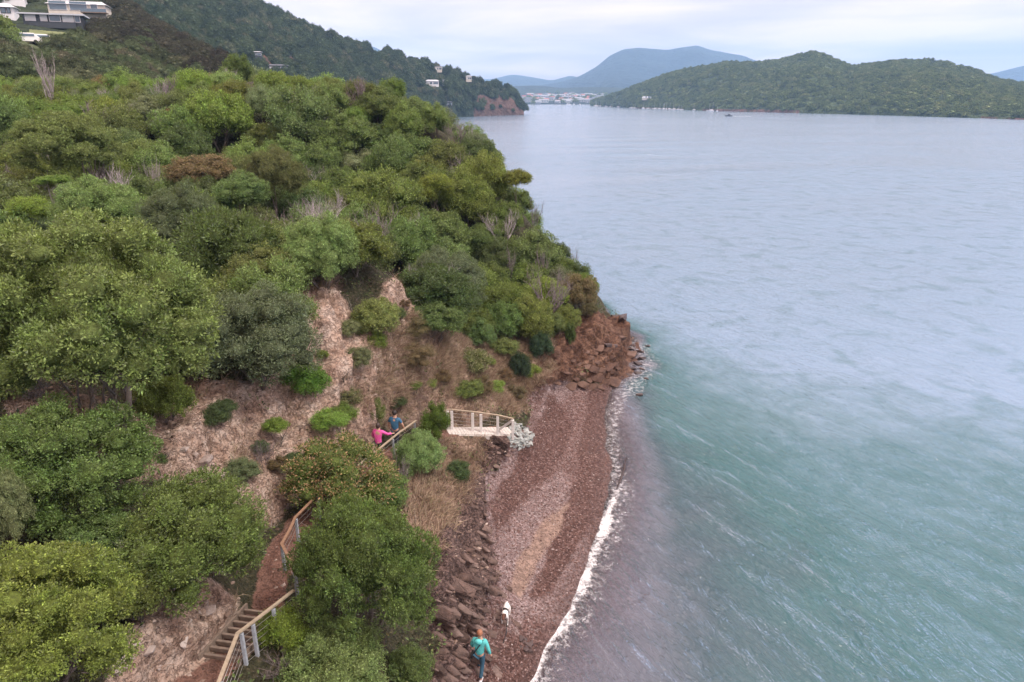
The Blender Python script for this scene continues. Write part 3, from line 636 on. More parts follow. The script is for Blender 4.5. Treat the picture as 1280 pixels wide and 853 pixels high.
def leaf_mat(name, trans=.38, spec=.5, rough=.42, blossom=None, var=.5):
    m_, t, p, o = new_mat(name)
    oi = nd(t, 'ShaderNodeObjectInfo'); ge = nd(t, 'ShaderNodeNewGeometry'); tx = nd(t, 'ShaderNodeTexCoord')
    hs = nd(t, 'ShaderNodeHueSaturation'); t.links.new(oi.outputs['Color'], hs.inputs['Color'])
    rnd = ge.outputs['Random Per Island']; nz = noise_n(t, 2.2, 3, .6, tx.outputs['Object'])
    t.links.new(ramp(t, rnd, (0, 1 - var), (.5, 1.0), (.93, 1 + var), (1, 1.9)), hs.inputs['Value'])
    hv = math_n(t, 'ADD', math_n(t, 'MULTIPLY', math_n(t, 'SUBTRACT', nz.outputs[0], .5), .07), .5); t.links.new(hv, hs.inputs['Hue'])
    hs.inputs['Saturation'].default_value = 1.0
    ncl = noise_n(t, 13, 2, .6, tx.outputs['Object']); hs2 = nd(t, 'ShaderNodeHueSaturation'); t.links.new(hs.outputs[0], hs2.inputs['Color']); t.links.new(ramp(t, ncl.outputs[0], (.34, .55), (.5, 1.0), (.66, 1.7)), hs2.inputs['Value']); hs = hs2
    c = mixc(t, ramp(t, nz.outputs[0], (.35, .35), (.62, 0.0)), hs.outputs[0], mixc(t, .5, hs.outputs[0], (.045, .05, .03)))
    if blossom: c = mixc(t, ramp(t, math_n(t, 'MULTIPLY', math_n(t, 'ADD', rnd, math_n(t, 'MULTIPLY', nz.outputs[0], 1.2)), .5), (.66, 0.0), (.70, .85)), c, blossom)
    t.links.new(c, p.inputs['Base Color']); p.inputs['Roughness'].default_value = rough; p.inputs['Specular IOR Level'].default_value = spec
    tl = nd(t, 'ShaderNodeBsdfTranslucent'); t.links.new(mixc(t, .45, c, (.22, .30, .05)), tl.inputs['Color'])
    ms = nd(t, 'ShaderNodeMixShader'); ms.inputs[0].default_value = trans; t.links.new(p.outputs[0], ms.inputs[1]); t.links.new(tl.outputs[0], ms.inputs[2]); t.links.new(ms.outputs[0], o.inputs['Surface'])
    return m_
M_LEAF = leaf_mat('leaf'); M_FLOWER = leaf_mat('leaf_with_blossom', blossom=(.55, .33, .20)); M_FLOWER2 = leaf_mat('leaf_with_pale_flowers', blossom=(.45, .42, .25))
M_CORE_SHADE, t_, p_, o_ = new_mat('inner_leaves_shade'); _oi = nd(t_, 'ShaderNodeObjectInfo'); _n = noise_n(t_, 9, 5, .7, geo_pos(t_))
t_.links.new(mixc(t_, ramp(t_, _n.outputs[0], (.35, .62), (.65, .12)), _oi.outputs['Color'], (.04, .04, .022)), p_.inputs['Base Color']); p_.inputs['Roughness'].default_value = .9; p_.inputs['Specular IOR Level'].default_value = .1  # core darkened in colour to paint shaded gaps between leaf clumps
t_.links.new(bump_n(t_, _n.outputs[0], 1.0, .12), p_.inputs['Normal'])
M_BARK = simple_mat('bark', (.13, .105, .09), .9, .35, 12, .6, .02)
M_DEAD = simple_mat('bleached_twigs', (.36, .32, .33), .9, .3, 9, .4, .01)
M_DEAD2 = simple_mat('dry_grey_twigs', (.20, .165, .17), .9, .35, 9, .4, .01)
def crown_set(pref, defs, leafm=None):
    r_ = []
    for i, d in enumerate(defs):
        me = crown_mesh('%s_%d' % (pref, i), **d); me.materials.append(leafm or M_LEAF); me.materials.append(M_CORE_SHADE); r_.append(me)
    return r_
HERO = crown_set('spreading_crown', [dict(seed=1, lobes=44, clumps=4800, per=16, leaf=.026, wid=.5, tuft=.025, flat=.8, lobe_r=(.14, .26), open_=.05),
                                     dict(seed=2, lobes=34, clumps=3500, per=16, leaf=.031, wid=.5, tuft=.030, flat=.85, lobe_r=(.16, .30), open_=.05),
                                     dict(seed=3, lobes=26, clumps=2700, per=16, leaf=.036, wid=.42, tuft=.037, flat=.9, lobe_r=(.2, .36), open_=.06)])
MEDC = crown_set('bushy_crown', [dict(seed=5, lobes=20, clumps=1150, per=13, leaf=.056, wid=.5, tuft=.050, lobe_r=(.22, .38), open_=.06),
                                 dict(seed=6, lobes=15, clumps=1050, per=13, leaf=.060, wid=.45, tuft=.055, flat=.95, lobe_r=(.26, .42), open_=.04),
                                 dict(seed=7, lobes=26, clumps=1250, per=12, leaf=.055, wid=.5, tuft=.048, flat=.7, lobe_r=(.17, .32), open_=.12),
                                 dict(seed=8, lobes=12, clumps=1000, per=13, leaf=.062, wid=.42, tuft=.062, flat=1.05, lobe_r=(.26, .45), open_=.05),
                                 dict(seed=9, lobes=18, clumps=1300, per=9, leaf=.072, wid=.34, tuft=.10, flat=.85, lobe_r=(.2, .42), open_=.12, up=.7)])
FINE = crown_set('feathery_crown', [dict(seed=12, lobes=22, clumps=1500, per=9, leaf=.06, wid=.22, tuft=.08, lobe_r=(.18, .36), open_=.22, up=.6),
                                    dict(seed=13, lobes=16, clumps=1400, per=9, leaf=.065, wid=.22, tuft=.09, flat=.9, lobe_r=(.2, .4), open_=.28, up=.6)])
BLOS = crown_set('flowering_crown', [dict(seed=15, lobes=30, clumps=1700, per=10, leaf=.05, wid=.45, tuft=.05, flat=.75, lobe_r=(.16, .3), open_=.10)], M_FLOWER)
BLO2 = crown_set('pale_flowering_crown', [dict(seed=16, lobes=12, clumps=700, per=9, leaf=.08, wid=.45, tuft=.08, flat=.75, lobe_r=(.25, .4), open_=.12)], M_FLOWER2)
FARC = crown_set('far_crown', [dict(seed=20, lobes=10, clumps=150, per=6, leaf=.19, wid=.6, tuft=.12, lobe_r=(.3, .5)), dict(seed=21, lobes=8, clumps=130, per=6, leaf=.2, wid=.6, tuft=.14, flat=1.1, lobe_r=(.3, .5)),
                                dict(seed=22, lobes=12, clumps=150, per=6, leaf=.18, wid=.6, tuft=.12, flat=.7, lobe_r=(.25, .45))])
def branch_mesh(name, seed, stems=4, levels=4, spread=.5, rad=.035, up=.35, kids=3, length=.42, n0=6, shrink=.68, curl=.25):
    g = random.Random(seed); mb = MB()
    def grow(p, d, ln, r, lv):
        pts = [p]; q = p.copy(); dd = d.copy()
        for s in range(3):
            dd = (dd + Vector((g.uniform(-1, 1), g.uniform(-1, 1), g.uniform(-.6, 1))) * curl).normalized(); q = q + dd * ln / 3; pts.append(q.copy())
        mb.tube(pts, [r, r * .85, r * .7, r * .5], n=n0 if lv == levels else (4 if lv > 2 else 3))
        if lv <= 1: return
        for k in range(kids):
            b = pts[1 + k % 3]; nd_ = (dd + Vector((g.uniform(-1, 1), g.uniform(-1, 1), g.uniform(-.3, 1) * .8 + up)) * (spread + .3)).normalized()
            grow(b, nd_, ln * shrink * g.uniform(.8, 1.2), r * .58, lv - 1)
    for k in range(stems):
        a = 2 * math.pi * (k + g.uniform(-.3, .3)) / stems
        d = Vector((math.cos(a) * spread, math.sin(a) * spread, 1)).normalized()
        grow(Vector((math.cos(a), math.sin(a), 0)) * rad * 1.2, d, length, rad, levels)
    return mb.mesh(name, smooth=True)
TRUNKS = [branch_mesh('trunk_and_limbs_%d' % i, 30 + i, stems=s, levels=3, spread=sp, rad=.045, kids=3, length=.62, up=.2) for i, (s, sp) in enumerate([(1, .15), (2, .45), (3, .55)])]
for me in TRUNKS: me.materials.append(M_BARK)
PALE_TRUNK = branch_mesh('pale_trunk', 77, stems=2, levels=3, spread=.3, rad=.04, kids=4, length=.62, up=.2); PALE_TRUNK.materials.append(M_DEAD)
DEADS = [branch_mesh('dead_branches_%d' % i, 50 + i, stems=s, levels=5, spread=sp, rad=r, kids=3, length=.42, up=u) for i, (s, sp, r, u) in enumerate([(4, .5, .020, .3), (6, .8, .014, .25), (3, .3, .026, .5)])]
for me in DEADS: me.materials.append(M_DEAD)
DEADS2 = [me.copy() for me in DEADS]
for me in DEADS2: me.materials.clear(); me.materials.append(M_DEAD2)
def colr(o, c): o.color = (*c, 1)
OLIVE = (.150, .225, .070); MID = (.155, .215, .060); YEL = (.180, .268, .052); GREY = (.185, .225, .12); DARK = (.085, .13, .045); LIME = (.210, .290, .040); BROWN = (.180, .130, .070)
BLUE = (.13, .19, .10); RED = (.25, .06, .04); PALE = (.205, .28, .095); DOL = (.145, .190, .045)
PLACED = []    # (X, Y, radius)
rr_ = random.Random(5)
def tree(name, cat, label, crown, colour, centre, rx, rz, group=None, trunk=None, foot=None, sink=.0):
    """an Empty at the foot; trunk with limbs and crown are its parts"""
    c = Vector(centre); fx, fy = (foot if foot else (c.x, c.y)); g0 = gz(fx, fy)
    root = empty(name, (fx, fy, g0), 0); tag(root, label, cat, group)
    h = max(.5, c.z - g0)
    tm = trunk or TRUNKS[rr_.randrange(3)]
    tk = link('trunk', tm, None, root, rot=(0, 0, rr_.uniform(0, 6.28)), scale=(max(rx, .8) * .9, max(rx, .8) * .9, h * .85), loc=(0, 0, -.25))
    cw = link('crown', crown, None, root, loc=(c.x - fx, c.y - fy, c.z - g0), rot=(rr_.uniform(-.15, .15), rr_.uniform(-.15, .15), rr_.uniform(0, 6.28)), scale=(rx * rr_.uniform(.9, 1.12), rx * rr_.uniform(.9, 1.12), rz))
    v = rr_.uniform(.74, 1.2); colr(cw, tuple(k * v * rr_.uniform(.9, 1.1) for k in colour))
    PLACED.append((c.x, c.y, rx)); return root
def px_tree(name, cat, label, crowns, colour, px, py, w, h, Y, **kw):
    hh = hit(px, py + h * .42)
    if hh is not None and hh.y < 62: Y = min(Y, max(hh.y + .3, Y - 6))      # never inside the slope
    c = W(px, py, Y=Y); d = depth_of(c); rx = w / 2 * d / F; rz = h / 2 * d / F * 1.12
    m_ = crowns[rr_.randrange(len(crowns))] if isinstance(crowns, list) else crowns
    return tree(name, cat, label, m_, colour, c, rx, rz, **kw)
T = px_tree
T('spreading_tree', 'tree', 'very large spreading olive green tree above the pinkish soil bank, biggest crown of all', HERO[0], OLIVE, 112, 402, 292, 282, 23.5)
T('spreading_tree', 'tree', 'bright leaved green tree between the soil bank and the bright corner shrub', HERO[1], MID, 84, 585, 205, 175, 15.0)
T('dense_tree', 'tree', 'dense dark green tree leaning over the uphill side of the footpath', HERO[2], MID, 234, 682, 196, 165, 15.2)
T('grey_green_shrub', 'shrub', 'grey green shrub cut by the left edge, below the large spreading tree', HERO[2], GREY, 2, 640, 70, 120, 13.0)
T('bright_shrub', 'shrub', 'bright yellow green shrub with grey dead twigs in the bottom corner beside the pale bank', HERO[1], YEL, 55, 780, 215, 190, 11.3)
T('seaward_tree', 'tree', 'large bushy green tree on the seaward side of the path, above the dark layered rocks', HERO[1], OLIVE, 455, 716, 168, 210, 17.4)
T('pale_shrub', 'shrub', 'pale yellow green shrub at the bottom edge in front of the large seaward tree', HERO[2], PALE, 415, 838, 150, 80, 13.7)
T('lime_shrub', 'shrub', 'small lime green shrub growing against the handrail posts', MEDC[4], LIME, 353, 790, 62, 62, 14.8)
T('olive_shrub', 'shrub', 'olive shrub at the bottom edge between the pale shrub and the layered rocks', MEDC[0], OLIVE, 512, 838, 62, 60, 15.2)
T('flowering_shrub', 'shrub', 'shrub covered in orange blossom beside the walkers in pink and blue', BLOS[0], (.135, .165, .045), 426, 597, 138, 112, 22.7)
T('handrail_bush', 'bush', 'light green bush hiding the handrail beside the man in the blue shirt', HERO[2], PALE, 524, 572, 68, 66, 26.6)
T('handrail_bush', 'bush', 'dark topped bright green bush at the near end of the white posted lookout railing', MEDC[3], (.11, .19, .03), 543, 532, 42, 58, 28.6)
T('cliff_shrub', 'shrub', 'small dark green shrub on the dry grass cliff below the lookout railing', MEDC[1], DARK, 572, 590, 36, 28, 28.5)
T('cliff_shrub', 'shrub', 'bright green shrub low under the handrail bush beside the grey twigs', MEDC[1], MID, 478, 613, 70, 44, 24.4)
T('bank_shrub', 'shrub', 'narrow bright shrub with pale flowers on the bank behind the woman in pink', BLO2[0], (.13, .19, .04), 470, 515, 24, 42, 28.4)
T('bank_shrub', 'shrub', 'straggly shrub with cream flowers above the walkers on the bare bank', BLO2[0], (.16, .17, .07), 432, 498, 44, 28, 27.3)
T('bank_shrub', 'shrub', 'tiny bright green shrub alone on the middle of the pink soil bank', MEDC[0], YEL, 345, 533, 30, 24, 23.0)
T('bank_shrub', 'shrub', 'small clump of green on the bank left of the pale rock slab', MEDC[1], OLIVE, 200, 576, 24, 18, 19.6)
T('grey_shrub', 'shrub', 'large grey green shrub threaded with bleached branches at the top of the soil bank', HERO[2], GREY, 318, 428, 150, 140, 27.6)
T('lime_shrub', 'shrub', 'rounded lime green shrub at the foot of the large grey shrub, overhanging the soil bank', MEDC[0], (.12, .20, .035), 380, 476, 54, 48, 27.0)
T('olive_tree', 'tree', 'olive tree standing on the tongue of bare soil right of the grey shrub', HERO[2], PALE, 402, 318, 92, 100, 34.5)
T('olive_tree', 'tree', 'rounded olive tree behind the grey shrub, right of the flax', MEDC[1], OLIVE, 325, 322, 78, 74, 33.5)
T('olive_tree', 'tree', 'greyish olive tree directly left of the flax clump', HERO[2], (.11, .135, .07), 228, 285, 105, 105, 34.0)
T('pale_tree', 'tree', 'pale yellow green tree just behind the top of the very large spreading tree', HERO[2], PALE, 125, 265, 100, 84, 36.0)
T('round_tree', 'tree', 'large smooth rounded green tree near the left edge, uphill from the pale tree', HERO[1], MID, 86, 187, 118, 92, 47.0)
T('umbrella_tree', 'tree', 'small flat topped yellow green tree on a thin pale trunk', MEDC[2], YEL, 65, 226, 46, 17, 40.0, trunk=PALE_TRUNK)
T('lime_shrub', 'shrub', 'bright lime shrub beside the base of the small flat topped tree', MEDC[4], LIME, 38, 262, 58, 34, 36.5)
T('round_tree', 'tree', 'tall rounded green tree on the near crest, left of centre of the skyline scrub', MEDC[1], MID, 162, 116, 60, 52, 74.0)
T('crest_tree', 'tree', 'tallest rounded tree standing up from the near crest against the far bush hill', MEDC[3], (.10, .16, .035), 299, 90, 36, 40, 84.0)
T('brown_shrub', 'shrub', 'rusty brown leaved shrub in the middle of the green slope', MEDC[2], BROWN, 252, 213, 78, 46, 50.0)
T('red_shrub', 'shrub', 'small red leaved shrub in the green scrub', MEDC[2], RED, 217, 141, 20, 16, 64.0)
T('lime_shrub', 'shrub', 'yellow green shrub on the crest slope uphill of the large rounded tree', MEDC[0], YEL, 95, 146, 64, 34, 62.0)
T('olive_tree', 'tree', 'olive green tree directly below the rusty brown shrub', MEDC[1], OLIVE, 300, 243, 66, 50, 43.0)
T('olive_tree', 'tree', 'tall light olive tree with an oval crown, right of the rusty brown shrub', HERO[2], (.13, .165, .055), 344, 222, 76, 74, 47.0)
T('blue_green_tree', 'tree', 'blue green broad tree in the middle of the headland above the dead purple brush', HERO[1], BLUE, 557, 352, 96, 82, 40.5)
T('round_tree', 'tree', 'compact rounded olive tree just above the dry grass bank of the headland', MEDC[0], OLIVE, 630, 402, 54, 58, 41.5)
T('lime_shrub', 'shrub', 'bright lime shrub high on the middle of the headland', MEDC[4], LIME, 545, 236, 50, 40, 55.0)
T('golden_shrub', 'shrub', 'golden green shrub near the seaward skyline of the headland', MEDC[2], (.18, .17, .03), 646, 224, 44, 30, 59.0)
T('lime_shrub', 'shrub', 'bright green shrub low on the headland above the red cliff', MEDC[0], LIME, 684, 368, 60, 46, 47.0)
T('lime_shrub', 'shrub', 'yellow green shrub on the tip of the headland skyline above the red cliff', MEDC[0], (.15, .21, .04), 729, 360, 36, 42, 50.0)
T('bank_tree', 'tree', 'small yellowish tree standing alone in the bare gap left of the blue green tree', MEDC[0], PALE, 470, 398, 66, 58, 33.5)
T('bank_tree', 'tree', 'tiny bright shrub under the small yellowish tree in the bare gap', MEDC[1], YEL, 470, 428, 30, 30, 31.8)
T('cliff_shrub', 'shrub', 'dark blue green shrub hanging on the cliff, nearest the beach end of the lookout', MEDC[0], (.04, .075, .045), 650, 460, 28, 46, 38.3)
T('cliff_shrub', 'shrub', 'dark shrub on the cliff above the pale beach corner', MEDC[0], (.045, .08, .05), 676, 434, 32, 42, 41.2)
T('cliff_shrub', 'shrub', 'small dark upright shrub at the top of the red headland cliff', MEDC[3], DARK, 713, 420, 16, 34, 43.8)
T('cliff_shrub', 'shrub', 'small yellow tipped shrub on the dry grass bank between bare gap and lookout', BLO2[0], (.15, .17, .06), 590, 452, 50, 30, 35.6)
T('green_tree', 'tree', 'light green tree in the headland hollow left of the blue green tree', MEDC[1], OLIVE, 448, 300, 70, 80, 41.0)
T('dead_brush_tree', 'shrub', 'sparse grey shrub between the very large spreading tree and the large grey shrub', FINE[0], GREY, 243, 388, 62, 60, 28.5)
T('slope_shrub', 'shrub', 'dark green shrub wedged between the bright corner shrub and the dark path tree', MEDC[0], DOL, 170, 735, 90, 60, 12.6)
T('slope_shrub', 'shrub', 'low olive shrub on the ground between the left edge trees', MEDC[2], OLIVE, 120, 665, 100, 60, 13.8)
T('bank_edge_shrub', 'shrub', 'dark leafy skirt of growth below the very large spreading tree at the soil bank', MEDC[2], DOL, 205, 500, 70, 76, 22.0)
T('bank_edge_shrub', 'shrub', 'olive scrub at the left edge where the soil bank begins', MEDC[4], OLIVE, 15, 480, 60, 50, 18.8)
T('headland_bush', 'shrub', 'dark bush in the hollow at the right foot of the blue green tree', MEDC[0], DOL, 592, 405, 56, 50, 40.0)
T('headland_bush', 'shrub', 'olive bush right of the compact round tree above the cliff shrubs', MEDC[1], OLIVE, 668, 402, 50, 48, 44.0)
T('headland_bush', 'shrub', 'dark bush draped over the top of the red cliff', MEDC[0], DOL, 706, 398, 44, 36, 46.0)
T('headland_bush', 'shrub', 'small brownish bush at the outermost lip of the headland', MEDC[2], BROWN, 736, 388, 22, 22, 49.0)
T('headland_bush', 'shrub', 'olive bush on the lip of the dry bank left of the compact round tree', MEDC[1], OLIVE, 598, 420, 48, 40, 38.6)
T('headland_bush', 'shrub', 'dark green bush under the right side of the blue green tree', MEDC[0], DOL, 572, 402, 50, 42, 38.8)
T('headland_bush', 'shrub', 'low green bush at the very foot of the compact round tree', MEDC[2], MID, 630, 434, 38, 28, 40.0)
T('headland_bush', 'shrub', 'green bush between the dark cliff shrubs and the bright red cliff shrub', MEDC[3], MID, 692, 410, 38, 36, 44.6)
HN = len(PLACED)

# dead and bleached shrubs: branches only
def dead(px, py, w, h, Y, label, k=0, mat2=False, name='dead_shrub'):
    c = W(px, py, Y=Y); d = depth_of(c); s = h * d / F * 1.1; g0 = gz(c.x, c.y)
    me = (DEADS2 if mat2 else DEADS)[k]
    o = link(name, me, None, None, loc=(c.x, c.y, min(c.z - s * .45, c.z)), rot=(0, 0, rr_.uniform(0, 6)), scale=(w / 2 * d / F * 1.5, w / 2 * d / F * 1.5, s))
    top = c.z + s * .5; o.location.z = g0 - .1; o.scale.z = max(s * .8, (top - g0) / .95); o.scale.x = o.scale.y = max(o.scale.x, o.scale.z * .38)
    return tag(o, label, 'dead shrub')
dead(60, 95, 34, 60, 68, 'tall bleached dead tree at the left of the crest below the houses', 2)
dead(217, 228, 26, 34, 50, 'bleached bare branches sticking up left of the rusty brown shrub', 0)
dead(190, 215, 30, 34, 50, 'thin bare white limbs above the green scrub left of the brown shrub', 2)
dead(212, 165, 44, 40, 60, 'pale grey dead shrub under the small red shrub', 1)
dead(290, 112, 20, 26, 78, 'small bleached dead shrub on the crest below the tallest rounded tree', 0)
dead(273, 140, 26, 24, 68, 'small grey dead shrub between crest and brown shrub', 1)
dead(415, 250, 34, 36, 48, 'white leafless shrub amid green crowns in the middle of the slope', 0)
dead(443, 300, 24, 40, 42, 'grey leafless shrub beside the light green hollow tree', 2, True)
dead(330, 400, 90, 46, 27.2, 'bleached branches poking through the large grey shrub', 1)
dead(235, 345, 60, 40, 30.5, 'long white dead branches right of the very large spreading tree', 1)
dead(255, 420, 60, 60, 27.0, 'dead brush hanging on the bank left of the large grey shrub', 1, True)
dead(540, 408, 58, 66, 37.0, 'purple grey leafless brush under the blue green tree', 2, True)
dead(518, 395, 28, 60, 37.5, 'tall pale grey stems beside the purple grey brush', 2)
dead(668, 256, 18, 24, 60.5, 'bare twiggy shrub standing out on the seaward skyline of the headland', 0, True)
dead(680, 325, 30, 34, 51, 'mauve leafless shrub on the headland above the bright green shrub', 2, True)
dead(638, 330, 24, 40, 50, 'grey leafless shrub in the middle of the headland', 2, True)
dead(500, 640, 52, 66, 23.6, 'grey leafless brush under the handrail bush, above the cliff', 1, True)
dead(300, 812, 40, 30, 13.5, 'low grey twigs between the handrail posts', 1, True)
dead(345, 838, 60, 40, 13.4, 'grey dead brush below the small lime shrub beside the steps', 1, True)
dead(130, 700, 80, 60, 13.2, 'bleached dead twigs between the dark tree and the bright corner shrub', 1)
dead(70, 800, 60, 60, 10.9, 'grey bare twigs in front of the bright corner shrub', 1, True)
dead(140, 745, 70, 40, 12.6, 'pale bare twigs on the slope right of the bright corner shrub', 1)
dead(45, 515, 80, 46, 18.0, 'brown dry brush at the foot of the very large spreading tree', 1, True)
dead(590, 170, 12, 26, 69, 'single dead spar on the headland skyline', 2)
dead(345, 170, 22, 22, 66, 'small pale dead shrub below the tall crest trees', 0)
dead(180, 205, 24, 26, 52, 'short grey dead shrub beside the large rounded tree', 0, True)
dead(716, 312, 12, 16, 56, 'dark bare twigs on the outer skyline of the headland', 1, True)
dead(330, 590, 44, 50, 21.6, 'dark hanging dead vines on the bank above the path', 1, True)

# flax clump: sword leaves, each its own blade
def flax_leaf(ln, w, bend):
    mb = MB(); k = 6; V = []
    for i in range(k + 1):
        t = i / k; x = ln * (math.sin(bend * t) / bend); z = ln * ((1 - math.cos(bend * t)) / bend); ww = w * (1 - t) ** .5 * (1 if t > .05 else .6)
        V += [(z, -ww / 2, x), (z + .01, 0, x - .006), (z, ww / 2, x)]
    Fc = []
    for i in range(k): Fc += [(i * 3, i * 3 + 1, i * 3 + 4, i * 3 + 3), (i * 3 + 1, i * 3 + 2, i * 3 + 5, i * 3 + 4)]
    return mb.raw(V, Fc).mesh('flax_blade', True)
M_FLAX = simple_mat('flax_leaf', (.10, .13, .045), .5, .4, 3, .2, .01); M_FLAXD = simple_mat('flax_leaf_dry', (.22, .16, .09), .8, .3, 3, .2, .01)
FB = [flax_leaf(1.9, .07, b) for b in (.35, .8, 1.3)]
for me in FB: me.materials.append(M_FLAX)
def flax(px, py, Y, s, label, n=42):
    c = W(px, py, Y=Y); root = empty('flax_clump', (c.x, c.y, max(gz(c.x, c.y), c.z - 1.2 * s))); tag(root, label, 'flax')
    for i in range(n):
        o = link('leaf', FB[i % 3], None, root, loc=(rr_.uniform(-.2, .2), rr_.uniform(-.2, .2), 0), rot=(0, 0, i * 2.4), scale=(s, s, s * rr_.uniform(.7, 1.15)))
    PLACED.append((c.x, c.y, 1.0))
flax(296, 285, 35.5, 1.15, 'flax clump with long upright sword leaves in the gap between two olive trees')
flax(318, 282, 36.0, .8, 'lower flax clump with drooping leaves, right of the upright one', 30)

# the rest of the scrub: every crown a tree of its own, filling the slope between the ones above
PL = [list(p) for p in PLACED]
def crown_ok(x, y, r):
    for a, b, c in PL:
        if (a - x) ** 2 + (b - y) ** 2 < (c * .60 + r * .60) ** 2: return False
    return True
bare_px = [[(0, 470), (90, 500), (160, 525), (230, 480), (270, 470), (300, 485), (365, 500), (372, 380), (400, 362), (440, 385), (468, 345), (520, 350), (535, 430), (610, 436), (645, 452), (700, 425), (752, 404), (830, 404), (830, 870), (100, 870), (150, 740), (0, 700)]]
def veg_ok(p):
    a, b = proj(np.array([p.x]), np.array([p.y]), np.array([p.z]))
    return all(poly_sd(a, b, q)[0] < -4 for q in bare_px) and -60 < a[0] < 800
ZONES = [('on the crest of the near slope', lambda a, b: b < 135), ('on the upper left slope', lambda a, b: a < 200 and b < 250), ('on the left slope around the very large tree', lambda a, b: a < 260),
         ('on the upper middle slope', lambda a, b: b < 230 and a < 480), ('in the middle of the slope around the flax', lambda a, b: a < 470), ('on the seaward skyline of the headland', lambda a, b: b < 2 * (a - 500)-0 and a > 600), ('on the steep face of the headland', lambda a, b: True)]
KINDSF = [('olive leafed', OLIVE, MEDC), ('mid green', MID, MEDC), ('yellow green', YEL, MEDC), ('grey green', GREY, MEDC + FINE), ('dark green', DARK, MEDC), ('dull olive', DOL, MEDC), ('pale green', PALE, MEDC), ('brownish', BROWN, [MEDC[2], FINE[0]])]
gr = random.Random(21); cnt = 0; tries = 0; SCRUB = []
while cnt < 298 and tries < 60000:
    tries += 1
    y = 24 + 78 * gr.random() ** 1.15; d = y * .75 + 8; x = gr.uniform(-.80 * (y + 3), .16 * y)
    r = gr.uniform(1.25, 2.25) * (1 + .009 * max(0, y - 30)) * (gr.random() ** .25 * .5 + .6)
    if not crown_ok(x, y, r): continue
    z0 = gz(x, y)
    if z0 < 1.5 or not veg_ok(Vector((x, y, z0))): continue
    # must not be wholly behind the crest
    if GVZ.shape and y > 60:
        cpt = Vector((x, y, z0 + r * 1.6)); dirv = (CAM - cpt).normalized()
        if bvh_near.ray_cast(cpt, dirv, 60)[0] is not None: continue
    a_, b_ = proj(np.array([x]), np.array([y]), np.array([z0 + r * 2.1]))
    if b_[0] < np.interp(a_[0], [-60, 60, 130, 200, 235, 270, 330, 420, 480, 560], [96, 92, 90, 88, 84, 76, 80, 84, 92, 108]): continue
    if a_[0] + r * F / (y + 5) * .72 > np.interp(b_[0], [100, 115, 150, 180, 205, 225, 250, 290, 330, 370, 400], [500, 545, 600, 622, 630, 655, 672, 705, 735, 748, 750]) + 3: continue
    z_n = fbm(np.array([x * .06]), np.array([y * .06]), None, 2, 33)[0]
    a_, b_ = proj(np.array([x]), np.array([y]), np.array([z0 + r]))
    right = a_[0] > 420
    wts = ([6, 5, 1.5, 1.5, 4, 5, 1, .8] if right else [4, 4, 4, 3, 1, 2, 3, .7]) if z_n < .15 else ([3, 6, 2.5, 1, 5, 4, 1, .8] if right else [3, 6, 5, 1, 1, 1, 2, .4])
    if y < 40: wts = wts[:7] + [0]
    kn, kc, ks = gr.choices(KINDSF, wts)[0]
    rz = r * gr.uniform(.85, 1.25)
    o = tree('scrub_bush', 'bush', kn, gr.choice(ks), kc, (x, y, z0 + rz * .75 + .25), r, rz, group='scrub bushes covering the near slope')
    SCRUB.append((o, kn, a_[0], proj(np.array([x]), np.array([y]), np.array([z0 + rz * .75]))[1][0]))
    PL.append([x, y, r]); cnt += 1
gb = random.Random(77); tuft_poly = [(120, 530), (330, 520), (420, 400), (500, 370), (540, 430), (640, 455), (690, 440), (650, 500), (560, 505), (520, 500), (450, 530), (400, 590), (330, 620), (250, 590), (180, 580)]
for _ in range(1500):
    if len([1 for s in SCRUB if s[1].endswith('low')]) >= 84: break
    a, b = gb.uniform(120, 690), gb.uniform(370, 620)
    if poly_sd(np.array([a]), np.array([b]), tuft_poly)[0] < 0: continue
    h = hit(a, b)
    if h is None or any((q[0] - h.x) ** 2 + (q[1] - h.y) ** 2 < (q[2] * .8 + .4) ** 2 for q in PL): continue
    r = gb.uniform(.2, .7) if a < 480 else gb.uniform(.35, .95); kn, kc, km = gb.choice([('dark green low', DARK, MEDC[0]), ('dull olive low', DOL, MEDC[2]), ('grey green low', GREY, FINE[0]), ('yellow green low', YEL, MEDC[4]), ('brownish low', BROWN, FINE[1])])
    o = tree('bank_bush', 'bush', kn, km, kc, (h.x, h.y, h.z + r * .5), r, r * gb.uniform(.6, .9), group='low bushes dotted over the bare bank'); SCRUB.append((o, kn, a, b)); PL.append([h.x, h.y, r])
for i in range(2000):
    if i > 1990 or len([1 for s in SCRUB if s[1].startswith('leafless')]) >= 42: break
    y = 30 + 60 * gr.random(); x = gr.uniform(-.78 * (y + 3), .1 * y); z0 = gz(x, y)
    if z0 < 1.5 or not veg_ok(Vector((x, y, z0))): continue
    a_, b_ = proj(np.array([x]), np.array([y]), np.array([z0 + 3.4]))
    if b_[0] < 95 or a_[0] > np.interp(b_[0], [100, 115, 150, 205, 250, 290, 330, 370], [490, 530, 585, 615, 655, 690, 720, 735]): continue
    if any((q[0] - x) ** 2 + (q[1] - y) ** 2 < (q[2] * .42) ** 2 for q in PL): continue
    k = gr.randrange(3); m2 = gr.random() < .55; s = gr.uniform(1.1, 2.2)
    o = link('dead_shrub', (DEADS2 if m2 else DEADS)[k], None, None, loc=(x, y, z0 + 1.0), rot=(0, 0, gr.uniform(0, 6)), scale=(s * 1.7, s * 1.7, s * 1.9 if k != 1 else s * 1.7))
    tag(o, None, 'dead shrub', 'leafless shrubs among the scrub'); SCRUB.append((o, 'leafless grey' if m2 else 'leafless bleached', a_[0], b_[0]))
